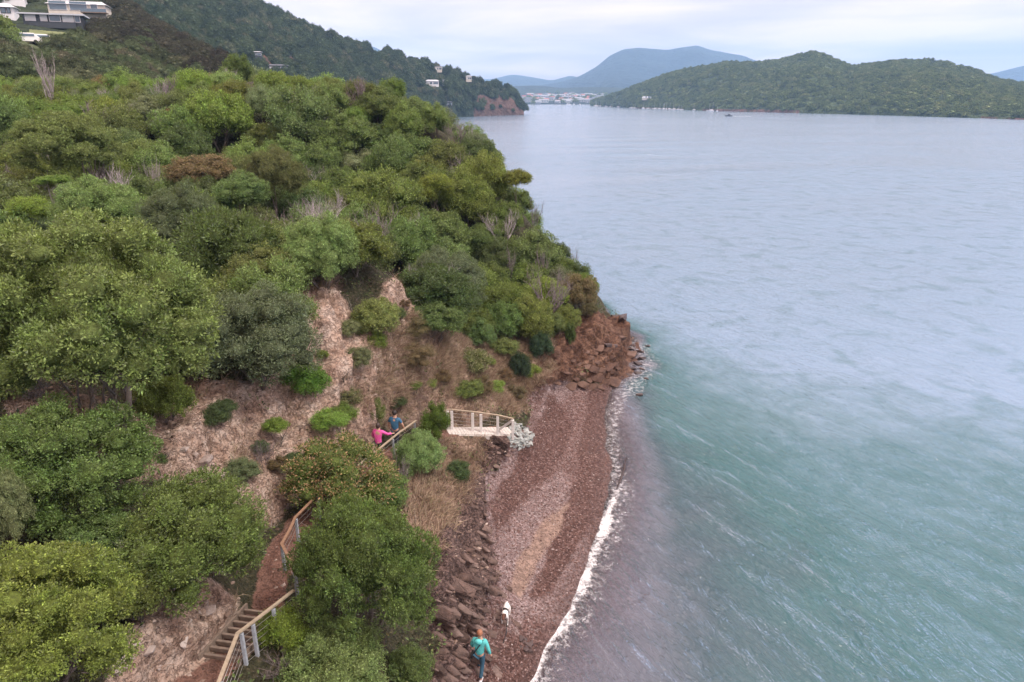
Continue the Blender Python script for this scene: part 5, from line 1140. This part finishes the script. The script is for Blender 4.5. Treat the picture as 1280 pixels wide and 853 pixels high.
M_DB = simple_mat('dog_ear', (.05, .03, .025), .9, .2, 9, 0)
for s in (-1, 1): link('ear', ICO_EYE, M_DB, dog, loc=(s * .07, .43, .64), scale=(.02, .035, .05)); link('eye', ICO_EYE, M_EYE, dog, loc=(s * .035, .56, .63), scale=(.01,) * 3)
link('nose', ICO_EYE, M_BLK, dog, loc=(0, .655, .58), scale=(.018,) * 3)
lp_ = [hit(x, y) for x, y in [(634, 786), (633, 793), (631, 799), (629, 805)]]; lp_[0].z += .35
tag(MB().tube([p + Vector((0, 0, .03)) for p in lp_], .012, 4).build('leash', M_BLK, smooth=True), 'thin dark leash trailing on the pebbles from the dog', 'leash')
dw = [W(x, y, .03) for x, y in [(783, 572), (781, 585), (777, 597), (771, 611)]]
tag(MB().tube(dw, [.03, .06, .06, .02], 6).build('driftwood', M_WETR, smooth=True), 'thin dark driftwood branch floating just off the foam line', 'driftwood')

# ------------------------------------------------------------------ forests beyond
def far_leaf_mat(name, stops):
    m_, t, p, o = new_mat(name); oi = nd(t, 'ShaderNodeObjectInfo'); ge = nd(t, 'ShaderNodeNewGeometry')
    c = ramp(t, oi.outputs['Random'], *stops)
    hs = nd(t, 'ShaderNodeHueSaturation'); t.links.new(c, hs.inputs['Color']); t.links.new(ramp(t, ge.outputs['Random Per Island'], (0, .55), (1, 1.6)), hs.inputs['Value'])
    t.links.new(hs.outputs[0], p.inputs['Base Color']); p.inputs['Roughness'].default_value = .8; p.inputs['Specular IOR Level'].default_value = .2; return m_
def far_set(pref, leafm, fine=None):
    c = bpy.data.collections.new(pref)
    for i, me in enumerate(FARC if fine is None else [MEDC[j] for j in fine]):
        m2 = me.copy(); m2.materials.clear(); m2.materials.append(leafm); m2.materials.append(M_CORE_SHADE); o = bpy.data.objects.new('%s_crown' % pref, m2); c.objects.link(o)
    return c
def forest(name, gdat, cset, dens, smin, smax, seed, vegf, zs=1.0, zoff=.3):
    """points on the hill, each carrying one crown (geometry nodes)"""
    X, Y, Z, cm = gdat; g = np.random.default_rng(seed)
    ny_, nx_ = X.shape
    a = np.stack([X, Y, Z], -1); e1 = a[:-1, 1:] - a[:-1, :-1]; e2 = a[1:, :-1] - a[:-1, :-1]
    ar = np.linalg.norm(np.cross(e1, e2), axis=-1)
    pxx, pyy = proj(X, Y, Z); v = vegf(X, Y, Z, cm, pxx, pyy)[:-1, :-1] * ((pxx > -40) & (pxx < 1330))[:-1, :-1] * (np.arange(ny_ - 1)[:, None] < ny_ - 10)
    w_ = (ar * v).ravel(); n = int(w_.sum() * dens); k_ = g.choice(len(w_), n, p=w_ / w_.sum()); iy, ix = np.divmod(k_, nx_ - 1); u, q = g.random((2, n, 1))
    P = a[iy, ix] * (1 - u) * (1 - q) + a[iy, ix + 1] * u * (1 - q) + a[iy + 1, ix] * (1 - u) * q + a[iy + 1, ix + 1] * u * q
    s = g.uniform(0, 1, n) ** 1.6 * (smax - smin) + smin; P[:, 2] += s * zoff
    me = bpy.data.meshes.new(name); me.vertices.add(n); me.vertices.foreach_set('co', P.astype(np.float32).ravel())
    for nm, vals in (('size', s), ('spin', g.uniform(0, 6.28, n))): at = me.attributes.new(nm, 'FLOAT', 'POINT'); at.data.foreach_set('value', vals.astype(np.float32))
    o = link(name, me); ng = bpy.data.node_groups.new(name, 'GeometryNodeTree')
    ng.interface.new_socket('Geometry', in_out='INPUT', socket_type='NodeSocketGeometry'); ng.interface.new_socket('Geometry', in_out='OUTPUT', socket_type='NodeSocketGeometry')
    A = lambda t_, **kw: nd(ng, t_, **kw); gi, go = A('NodeGroupInput'), A('NodeGroupOutput')
    ci = A('GeometryNodeCollectionInfo'); ci.inputs['Collection'].default_value = cset; ci.inputs['Separate Children'].default_value = True; ci.inputs['Reset Children'].default_value = True
    ip = A('GeometryNodeInstanceOnPoints'); ip.inputs['Pick Instance'].default_value = True
    sz = A('GeometryNodeInputNamedAttribute', data_type='FLOAT'); sz.inputs['Name'].default_value = 'size'; sn = A('GeometryNodeInputNamedAttribute', data_type='FLOAT'); sn.inputs['Name'].default_value = 'spin'
    cx = A('ShaderNodeCombineXYZ'); cs = A('ShaderNodeCombineXYZ'); mz = A('ShaderNodeMath', operation='MULTIPLY'); mz.inputs[1].default_value = zs; K = ng.links.new
    m2p = A('GeometryNodeMeshToPoints'); K(gi.outputs[0], m2p.inputs['Mesh']); K(m2p.outputs[0], ip.inputs['Points'])
    K(sz.outputs[0], cs.inputs[0]); K(sz.outputs[0], cs.inputs[1]); K(sz.outputs[0], mz.inputs[0]); K(mz.outputs[0], cs.inputs[2]); K(cs.outputs[0], ip.inputs['Scale'])
    K(sn.outputs[0], cx.inputs[2]); K(cx.outputs[0], ip.inputs['Rotation']); K(ci.outputs[0], ip.inputs['Instance']); K(ip.outputs[0], go.inputs[0])
    o.modifiers.new('scatter', 'NODES').node_group = ng; print(name, n); return tag(o, kind='stuff')
C_SH = far_set('shoulder_scrub', far_leaf_mat('scrub_leaf_a', [(0, (.045, .06, .03)), (.3, (.075, .085, .045)), (.55, (.085, .12, .055)), (.8, (.11, .14, .07)), (1, (.13, .12, .08))]), (0, 1, 2))
C_DK = far_set('dark_scrub', far_leaf_mat('scrub_leaf_b', [(0, (.05, .045, .035)), (.5, (.06, .065, .04)), (1, (.085, .08, .055))]), (0, 1, 2))
C_BH = far_set('hill_bush', far_leaf_mat('bush_leaf', [(0, (.035, .055, .03)), (.4, (.055, .085, .045)), (.8, (.08, .115, .06)), (1, (.12, .13, .08))]), (0, 1, 3))
C_CV = far_set('cove_bush', far_leaf_mat('cove_leaf', [(0, (.075, .11, .04)), (.4, (.11, .155, .06)), (.8, (.14, .185, .07)), (1, (.17, .20, .09))]))
GARDEN = [(-40, 4), (40, 4), (60, -10), (110, -8), (145, 14), (140, 34), (116, 40), (118, 56), (60, 64), (30, 72), (-40, 76)]
darkp = [(112, 30), (150, -40), (215, 40), (290, 80), (300, 110), (240, 96), (200, 70), (170, 50), (135, 62), (112, 58)]
def vA(inv):
    def f(X, Y, Z, cm, px, py):
        gd = sstep(-2, 2, -poly_sd(px, py, GARDEN)); dk = sstep(-6, 6, poly_sd(px, py, darkp) + 8 * fbm(X * .05, Y * .05, None, 3, 4)); return gd * (dk if inv else 1 - dk) * (Z > 6)
    return f
forest('shoulder_forest', g_sh, C_SH, 1 / 7.0, 1.3, 3.2, 1, vA(False)); forest('dark_scrub_forest', g_sh, C_DK, 1 / 7.0, 1.6, 3.4, 2, vA(True))
HPX = [(320, 73, 15), (348, 90, 24), (540, 109, 17), (556, 108, 9), (560, 135, 11), (471, 63, 12), (548, 91, 9), (586, 103, 7)]
def near_house(px, py): return np.max([np.clip(2 - np.hypot((px - a) / (w * .62), (py - b - 1.5) / 4.5), 0, 1) for a, b, w in HPX], axis=0)
forest('bush_hill_forest', g_h2, C_BH, 1 / 24.0, 2.2, 6.0, 3, lambda X, Y, Z, cm, px, py: (1 - np.clip(cm * 1.2, 0, .84)) * (Z > 1.5) * (1 - near_house(px, py)), 1.2)
forest('cove_hill_forest', g_h3, C_CV, 1 / 48.0, 3, 5.6, 4, lambda X, Y, Z, cm, px, py: (1 - np.clip(cm, 0, 1)) * (Z > 1), .9, .1)
# garden scrub among the houses: single shrubs
gg = random.Random(9); k_ = 0
for a, b in pick_in(GARDEN, 52, gg, 8):
    if 30 < a < 142 and 2 < b < 46 or a < 30 and b < 32: continue
    if b > 46 and gg.random() < .5: continue
    h = hit(max(a, 1), b, bv_sh)
    if h is None: continue
    s = gg.uniform(1.4, 3.0); o = link('garden_shrub', FARC[k_ % 3], None, None, loc=h + Vector((0, 0, s * .4)), rot=(0, 0, gg.uniform(0, 6)), scale=(s, s, s * .9)); k_ += 1
    if not FARC[0].materials: pass
    colr(o, gg.choice([OLIVE, MID, DARK, DOL, GREY])); tag(o, 'garden shrub on the terraced slope around the hillside houses', 'shrub', 'garden shrubs around the hillside houses')

# ------------------------------------------------------------------ buildings
M_WHITE = simple_mat('painted_white', (.72, .73, .76), .6, .06, 1, .1, .01); M_DGREY = simple_mat('charcoal_cladding', (.045, .055, .07), .6, .15, 1, .1, .01); M_ROOF = simple_mat('pale_metal_roof', (.50, .54, .60), .45, .06, 1, .1, .01)
M_ROOFD = simple_mat('dark_roof', (.07, .085, .11), .5, .1, 1, .1, .01); M_CREAM = simple_mat('cream_wall', (.62, .58, .52), .7, .06, 1, .1, .01); M_ORNG = simple_mat('terracotta', (.35, .10, .05), .7, .2, 1, .1, .01)
m_gl, t, p, o_ = new_mat('window_glass'); p.inputs['Base Color'].default_value = (.10, .15, .20, 1); p.inputs['Roughness'].default_value = .08; p.inputs['Specular IOR Level'].default_value = .9; M_GLASS = m_gl
M_CURT = simple_mat('window_blind', (.62, .65, .68), .5, .05, 1, 0)
def house(name, label, p, yaw, L_, D_, storeys, walls, roofm, wins, pitch=0, deck=False, under=None, sh=2.9):
    root = empty(name, p, yaw); tag(root, label, 'house'); H = sh * storeys
    MB().box((0, 0, H / 2 - .7), (L_, D_, H + 1.4)).build('wall', walls, root)
    if pitch: 
        mb = MB(); x, y = L_ / 2 + .6, D_ / 2 + .6; r_ = H + pitch
        mb.raw([(-x, -y, H), (x, -y, H), (x, y, H), (-x, y, H), (-x + 2, 0, r_), (x - 2, 0, r_)], [(0, 1, 5, 4), (2, 3, 4, 5), (1, 2, 5), (3, 0, 4), (0, 3, 2, 1)]).build('roof', roofm, root)
    else: MB().box((0, 0, H + .17), (L_ + 1.8, D_ + 2.2, .35)).build('roof', roofm, root)
    for (x, z, w, h, gm) in wins:
        f = MB().box((x, -D_ / 2 - .04, z), (w + .3, .16, h + .3)).build('window', M_WHITE if walls is not M_WHITE else M_DGREY, root)
        MB().box((x, -D_ / 2 - .14, z), (w, .06, h)).build('pane', gm, f)
    if under: MB().box((0, -.5, -.6), (L_ * .8, D_ + .6, 1.3)).build('lower_storey', under, root)
    if deck:
        MB().box((L_ * deck, -D_ / 2 - 1.4, .1), (L_ * .45, 3.2, .25)).build('deck', M_PLANK, root)
        MB().box((L_ * deck, -D_ / 2 - 2.95, .65), (L_ * .45, .06, .9)).build('glass_balustrade', M_GLASS, root)
    return root
def at(px, py, bv): 
    h = hit(px, py, bv); return h
yc = lambda p: math.atan2(p.x, -p.y) * -1 + math.pi if False else -math.atan2(p.x, p.y)
hp = at(71, 35, bv_sh); s = depth_of(hp) / F
house('modern_house', 'long dark modern house with a flat pale roof, lower of the two hillside houses', hp + Vector((0, 0, s * 4)), yc(hp) - .18, 62 * s, 7, 1, M_DGREY, M_ROOF,
      [(-23 * s, 1.25, 10 * s, 1.5, M_CURT), (-9 * s, 1.25, 6 * s, 1.5, M_CURT), (3 * s, 1.2, 11 * s, 1.4, M_GLASS), (17 * s, 1.25, 11 * s, 1.6, M_CURT), (27 * s, 1.25, 5 * s, 1.6, M_GLASS)], deck=False, under=M_DGREY, sh=9 * s)
hp2 = at(120, 37, bv_sh); rt = empty('terrace_deck', hp2, yc(hp2) - .18); tag(rt, 'pale decked terrace with glass balustrade at the right end of the dark modern house', 'deck')
MB().box((-3 * s, 0, 4 * s), (26 * s, 5, .3)).build('platform', M_PLANK, rt); MB().box((-3 * s, -2.5, 4 * s + .6), (26 * s, .06, 1.0)).build('glass_balustrade', M_GLASS, rt)
for x in (-14, -5, 4, 9): MB().box((x * s, -2.3, 1.2 * s), (.25, .25, 5.5 * s)).build('post', M_WHITE, rt)
hp = at(98, 20, bv_sh); s = depth_of(hp) / F
house('modern_house', 'long pale house with wide blue glazing, upper of the two hillside houses', hp + Vector((4 * s, 0, 1 * s)), yc(hp) - .2, 62 * s, 9, 1, M_CREAM, M_ROOF,
      [(-20 * s, 2.0, 18 * s, 2.2, M_GLASS), (2 * s, 2.0, 18 * s, 2.2, M_GLASS), (19 * s, 2.0, 7 * s, 1.2, M_GLASS)], pitch=1.3, deck=.32, sh=10 * s)
hp = at(76, 8, bv_sh) or at(76, 14, bv_sh)
house('roof_house', 'low house with a pale roof just above the two long hillside houses', hp, yc(hp), 22 * s, 6, 1, M_WHITE, M_ROOF, [(-3 * s, 1.5, 8 * s, 1.2, M_GLASS)], pitch=.8, sh=2.5)
hp = at(5, 20, bv_sh); house('white_house', 'white house with a pale hipped roof cut by the left edge', hp, yc(hp) - .2, 25 * s, 6, 1, M_WHITE, M_ROOF, [(-6 * s, 1.1, 4 * s, 1.1, M_GLASS), (3 * s, 1.1, 4 * s, 1.1, M_GLASS), (8 * s, 1.1, 2.5 * s, 1.1, M_GLASS)], pitch=1.2, sh=1.9)
hp = at(8, 4, bv_sh); house('white_house', 'pale two storey house cut by the top left corner of the view', hp, yc(hp) - .1, 42 * s, 8, 1, M_WHITE, M_ROOF, [(-8 * s, 1.5, 6 * s, 1.6, M_GLASS), (4 * s, 1.5, 6 * s, 1.6, M_GLASS)], pitch=1.2, sh=2.0)
for px, py, w, lab, wl, rf, k_, pt in [(320, 73, 15, 'small grey blue house on the bush hill left of the red slip', M_DGREY, M_ROOF, bv_h2, 1.5), (348, 90, 24, 'dark house with pale gables below the red slip on the bush hill', M_DGREY, M_ROOFD, bv_h2, 2.8), (540, 109, 17, 'pale blue house in the bush right of centre on the bush hill', M_WHITE, M_ROOF, bv_h2, 2.5),
                          (556, 108, 9, 'small white house right of the pale blue house', M_WHITE, M_ROOF, bv_h2, 1.5), (560, 135, 11, 'low boathouse at the waterline of the bush hill', M_DGREY, M_ROOFD, bv_h2, 1.2), (471, 63, 12, 'small dark house on the ridge of the bush hill', M_DGREY, M_ROOFD, bv_h2, 1.0), (548, 91, 9, 'pale cabin just below the ridge of the bush hill', M_CREAM, M_ROOFD, bv_h2, 1.0),
                          (586, 103, 7, 'cream house high on the bush hill above the red point', M_CREAM, M_ROOF, bv_h2, 1.2), (808, 126.5, 11, 'long pale house at the shore of the cove hill above the marina', M_CREAM, M_ROOF, bv_h3, 3)]:
    hp = at(px, py, k_)
    if hp is None: continue
    s = depth_of(hp) / F; house('hill_house', lab, hp + Vector((0, 0, 2 * s)), yc(hp), w * s, w * s * .55, 1, wl, rf, [(x * w * s, 2.5 * s, w * s * .16, 2.0 * s, M_GLASS if i else M_CURT) for i, x in enumerate((-.32, -.06, .2, .36))], pitch=pt * s * .6, sh=(5 if px != 808 else 1.8) * s)
# slip-proof lawns, road and hedge
def drape(name, poly, bv, mat, off=.25, n=26, kind='structure'):
    P = np.array(poly); us = np.linspace(P[:, 0].min(), P[:, 0].max(), n); vs = np.linspace(P[:, 1].min(), P[:, 1].max(), n); idx = {}; V = []; Fc = []
    for j, v in enumerate(vs):
        for i, u in enumerate(us):
            if poly_sd(np.array([u]), np.array([v]), poly)[0] < 0: continue
            h = hit(u, v, bv)
            if h is None: continue
            idx[(i, j)] = len(V); V.append(h + Vector((0, 0, off)))
    for (i, j) in list(idx):
        q_ = [(i, j), (i, j + 1), (i + 1, j + 1), (i + 1, j)]
        if all(k in idx for k in q_): Fc.append([idx[k] for k in q_])
    if not Fc: return None
    me = bpy.data.meshes.new(name); me.from_pydata([tuple(v) for v in V], [], Fc); return tag(link(name, me, mat), kind=kind)
M_LAWN = simple_mat('lawn', (.13, .155, .06), .9, .25, .4, .3, .1); M_ROAD = simple_mat('pale_driveway', (.27, .27, .30), .9, .1, .5, .1, .02)
drape('lawn', [(-5, 50), (55, 50), (62, 60), (40, 64), (-5, 66)], bv_sh, M_LAWN); drape('terrace_lawn', [(36, 38), (112, 44), (116, 50), (60, 50), (30, 46)], bv_sh, M_LAWN); drape('driveway', [(-8, 38), (6, 42), (16, 50), (10, 54), (-8, 53)], bv_sh, M_ROAD, .4)
def line_bush(name, label, pts, n, s):
    P = [hit(a, b, bv_sh) for a, b in pts]; mb = MB(); g = random.Random(4)
    V = np.zeros((0, 3)); Fc = np.zeros((0, 3), int); iv, jf = ico(2)
    for i in range(n):
        t_ = i / (n - 1) * (len(P) - 1); k = min(int(t_), len(P) - 2); c = P[k].lerp(P[k + 1], t_ - k); nn = 1 + .25 * vnoise(iv[:, 0] * 3 + i, iv[:, 1] * 3, iv[:, 2] * 3, 2)
        Fc = np.r_[Fc, jf + len(V)]; V = np.r_[V, iv * (s * nn)[:, None] + np.array(c) + [0, 0, s * .4]]
    o = link(name, mesh_np(name, V, Fc, smooth=False), M_HEDGE); return tag(o, label, 'hedge')
M_HEDGE = simple_mat('hedge_leaves', (.055, .075, .03), .9, .5, 2, .8, .2)
line_bush('hedge', 'long clipped dark green hedge below the terraced garden', [(58, 53), (85, 54), (114, 57)], 30, 1.2); line_bush('hedge', 'dark rough hedge under the lower lawn at the left edge', [(1, 66), (20, 69), (40, 72)], 22, 1.7)
M_CARW = simple_mat('white_car_paint', (.8, .8, .82), .35, .02, 1, 0); M_TYRE = simple_mat('tyre', (.02, .02, .02), .8, .1, 5, 0)
def car(px, py, lab, ln):
    p = hit(px, py, bv_sh); r_ = empty('parked_van', p + Vector((0, 0, .35)), yc(p)); tag(r_, lab, 'van'); mb = MB(); h = 1.9
    V = [(-ln / 2, -.95, .35), (ln / 2, -.95, .35), (ln / 2, -.95, 1.1), (ln * .30, -.9, h), (-ln / 2, -.9, h)]; V2 = [(x, -y, z) for x, y, z in V]
    mb.raw(V + V2, [(0, 1, 2, 3, 4), (9, 8, 7, 6, 5), (0, 5, 6, 1), (1, 6, 7, 2), (2, 7, 8, 3), (3, 8, 9, 4), (4, 9, 5, 0)]).build('body', M_CARW, r_, bevel=.06)
    MB().box((0, -.96, 1.5), (ln * .62, .04, .42)).build('side_window', M_GLASS, r_)
    for sx_ in (-.32, .32):
        for sy_ in (-.85, .85): MB().tube([(sx_ * ln, sy_ - .1, .35), (sx_ * ln, sy_ + .1, .35)], .35, 12).build('wheel', M_TYRE, r_)
car(35, 57, 'white van parked on the drive, left of the two white vehicles', 4.4); car(54, 58.5, 'white van parked on the drive, right of the two white vehicles', 4.2)
tg = hit(18, 61, bv_sh)
if tg: tag(MB().tube([tg, tg + Vector((0, 0, 1.2)), tg + Vector((0, 0, 2.3))], [.3, .35, .2], 7).build('gate_post', M_DGREY, smooth=True), 'dark upright post on the lower lawn below the houses', 'post')
# lone trees on the skyline of the bush hill
for a, b, w, h, lab in [(413, 44, 13, 14, 'tall lone dark tree standing on the skyline of the bush hill'), (404, 47, 9, 9, 'smaller dark tree beside the lone tall skyline tree'), (505, 72, 8, 8, 'dark tree on the skyline right of the ridge house'), (592, 97, 8, 8, 'dark conical tree on the falling skyline above the red point')]:
    hp = at(a, b + h * .75 + 2, bv_h2)
    if hp is None: continue
    s = depth_of(hp) / F; r_ = empty('skyline_tree', hp); tag(r_, lab, 'tree'); hh = h * s * 1.1
    link('trunk', TRUNKS[0], None, r_, scale=(w * s * .5, w * s * .5, hh * .7)); c_ = link('crown', MEDC[3], None, r_, loc=(0, 0, hh * .72), scale=(w * s / 2, w * s / 2, h * s * .42)); colr(c_, (.03, .045, .025))
M_RED = simple_mat('red_roof', (.32, .09, .06), .6, .1, 1, 0)
def tiny_house(name, wl, rf, L_, D_, H, r_):
    mb = MB().box((0, 0, H / 2), (L_, D_, H)); n0 = len(mb.F); x, y = L_ / 2 + .5, D_ / 2 + .5
    mb.raw([(-x, -y, H), (x, -y, H), (x, y, H), (-x, y, H), (-x, 0, H + r_), (x, 0, H + r_)], [(0, 1, 5, 4), (2, 3, 4, 5), (1, 2, 5), (3, 0, 4)]); n1 = len(mb.F)
    for i in range(4): mb.box((-L_ / 2 + L_ * (i + .5) / 4, -D_ / 2 - .05, H * .5), (L_ * .13, .1, H * .4))
    me = mb.mesh(name); me.materials.append(wl); me.materials.append(rf); me.materials.append(M_GLASS)
    me.polygons.foreach_set('material_index', [0 if i < n0 else 1 if i < n1 else 2 for i in range(len(me.polygons))]); return me
M_TW = simple_mat('town_wall', (.42, .44, .47), .7, .1, 1, 0); M_TR = simple_mat('town_roof', (.28, .31, .35), .6, .1, 1, 0)
TH = [tiny_house('town_house_a', M_TW, M_TR, 15, 9, 5, 3), tiny_house('town_house_b', M_CREAM, M_RED, 14, 10, 5, 3), tiny_house('town_house_c', M_TW, M_ROOFD, 22, 12, 7, 3), tiny_house('town_house_d', M_TW, M_TR, 30, 14, 8, 2)]
TL = ['small white town house with a pale roof across the bay', 'small cream town house with a red roof across the bay', 'larger white town building with a dark roof across the bay', 'long cream waterfront building with a pale roof across the bay']
gt = random.Random(12)
for i in range(130):
    a = gt.uniform(655, 792); Yh = 2000 + 1000 * gt.random() ** 1.3; d_ = (Yh - 2000) / 2000; p = W(a, 124, Y=Yh); k = gt.choice([0, 0, 1, 1, 2, 3])
    zb = 1.2 + max(0, (Yh - 2000)) / 2000 * 56
    tag(link('town_house', TH[k], None, None, loc=(p.x, Yh, zb), rot=(0, 0, gt.uniform(-.7, .7))), TL[k], 'house', ['white pale roofed town houses', 'red roofed town houses', 'dark roofed town buildings', 'long waterfront buildings'][k])
for i in range(80):
    a = gt.uniform(655, 792); Yh = gt.uniform(2000, 3200); p = W(a, 124, Y=Yh); s = gt.uniform(5, 11)
    o = link('town_tree', FARC[i % 3], None, None, loc=(p.x, Yh, 1 + max(0, (Yh - 2000)) / 2000 * 56 + s * .5), scale=(s, s, s)); colr(o, gt.choice([DARK, DOL, MID])); tag(o, 'dark tree among the town houses across the bay', 'tree', 'trees among the town houses')
mbh = MB(); V = [(-5.5, 0, .9), (-5, -1.6, 1.0), (3, -1.5, 1.1), (6, 0, 1.4), (3, 1.5, 1.1), (-5, 1.6, 1.0)]; K_ = [(-5, 0, -.3), (-4.5, -1, -.3), (2.5, -.9, -.3), (4.8, 0, -.3), (2.5, .9, -.3), (-4.5, 1, -.3)]
mbh.raw(V + K_, [(0, 1, 2, 3, 4, 5)] + [(i, i + 6, (i + 1) % 6 + 6, (i + 1) % 6) for i in range(6)]).box((-1, 0, 1.5), (4, 1.8, .8)); mbh.tube([(.5, 0, 1), (.5, 0, 13)], .10, 5); mbh.tube([(.5, 0, 2.4), (-4.5, 0, 2.3)], .22, 5)
YACHT = mbh.mesh('yacht'); YACHT.materials.append(M_WHITE)
for i in range(52):
    a = gt.choice([gt.uniform(768, 900), gt.uniform(655, 770)]); b = 127.6 + (a - 655) * .022 + gt.uniform(.2, 2.2)
    p = W(a, b, z=0.0); hb = hit(a, b, bv_h3)
    if hb is not None and hb.y < p.y: p = hb * .985; 
    tag(link('yacht', YACHT, None, None, loc=(p.x, p.y, 0), rot=(0, 0, gt.uniform(0, 6.28)), scale=(.8, .8, gt.uniform(.45, .9))), 'white moored yacht with a bare mast in the distant marina', 'yacht', 'yachts moored in the distant marina')
# launch with a cabin under way
p = W(911, 145.5, z=0.0); r_ = empty('motor_launch', p, 2.9); tag(r_, 'small dark motor launch crossing the open bay with a short white wake', 'boat'); r_.scale = (.9, .9, .9)
hb = MB(); hb.raw([(x * .75, y * .8, z * .9) for x, y, z in V + K_], [(0, 1, 2, 3, 4, 5)] + [(i, i + 6, (i + 1) % 6 + 6, (i + 1) % 6) for i in range(6)]); hb.build('hull', M_DGREY, r_)
MB().box((0, 0, 1.7), (2.6, 1.7, 1.4)).build('cabin', M_DGREY, r_, bevel=.1); MB().box((1.32, 0, 1.9), (.05, 1.4, .5)).build('windscreen', M_GLASS, r_); MB().tube([(-.3, 0, 2.3), (-.3, 0, 3.3)], .05, 5).build('mast', M_WHITE, r_)
wk = W(919, 147, z=0.0); mbw = MB(); a_ = Vector((p.x, p.y, .05)); 
for k in range(6): mbw.box((p.x + 4 + k * 3.2, p.y - 1 - k * .7, .03), (3.0 - k * .2, .9 + k * .35, .06))
tag(mbw.build('wake_foam', simple_mat('wake_white', (.8, .82, .85), .9, .05, 2, 0)), kind='stuff')

# ------------------------------------------------------------------ air
bm = bmesh.new(); bmesh.ops.create_cube(bm, size=1); me = bpy.data.meshes.new('haze'); bm.to_mesh(me); bm.free()
HZ_TOP = 560
hzo = link('haze', me, None, None, loc=(0, 3550, (HZ_TOP - 14) / 2), scale=(19600, 10200, HZ_TOP + 14)); tag(hzo, kind='stuff')
m_, t, p, o_ = new_mat('haze_air'); t.nodes.remove(p); pv = nd(t, 'ShaderNodeVolumePrincipled'); pv.inputs['Color'].default_value = (.38, .64, 1.0, 1); pv.inputs['Density'].default_value = HAZE_D; pv.inputs['Anisotropy'].default_value = 0.0
t.links.new(pv.outputs[0], o_.inputs['Volume']); me.materials.append(m_)
sc.cycles.volume_bounces = 1
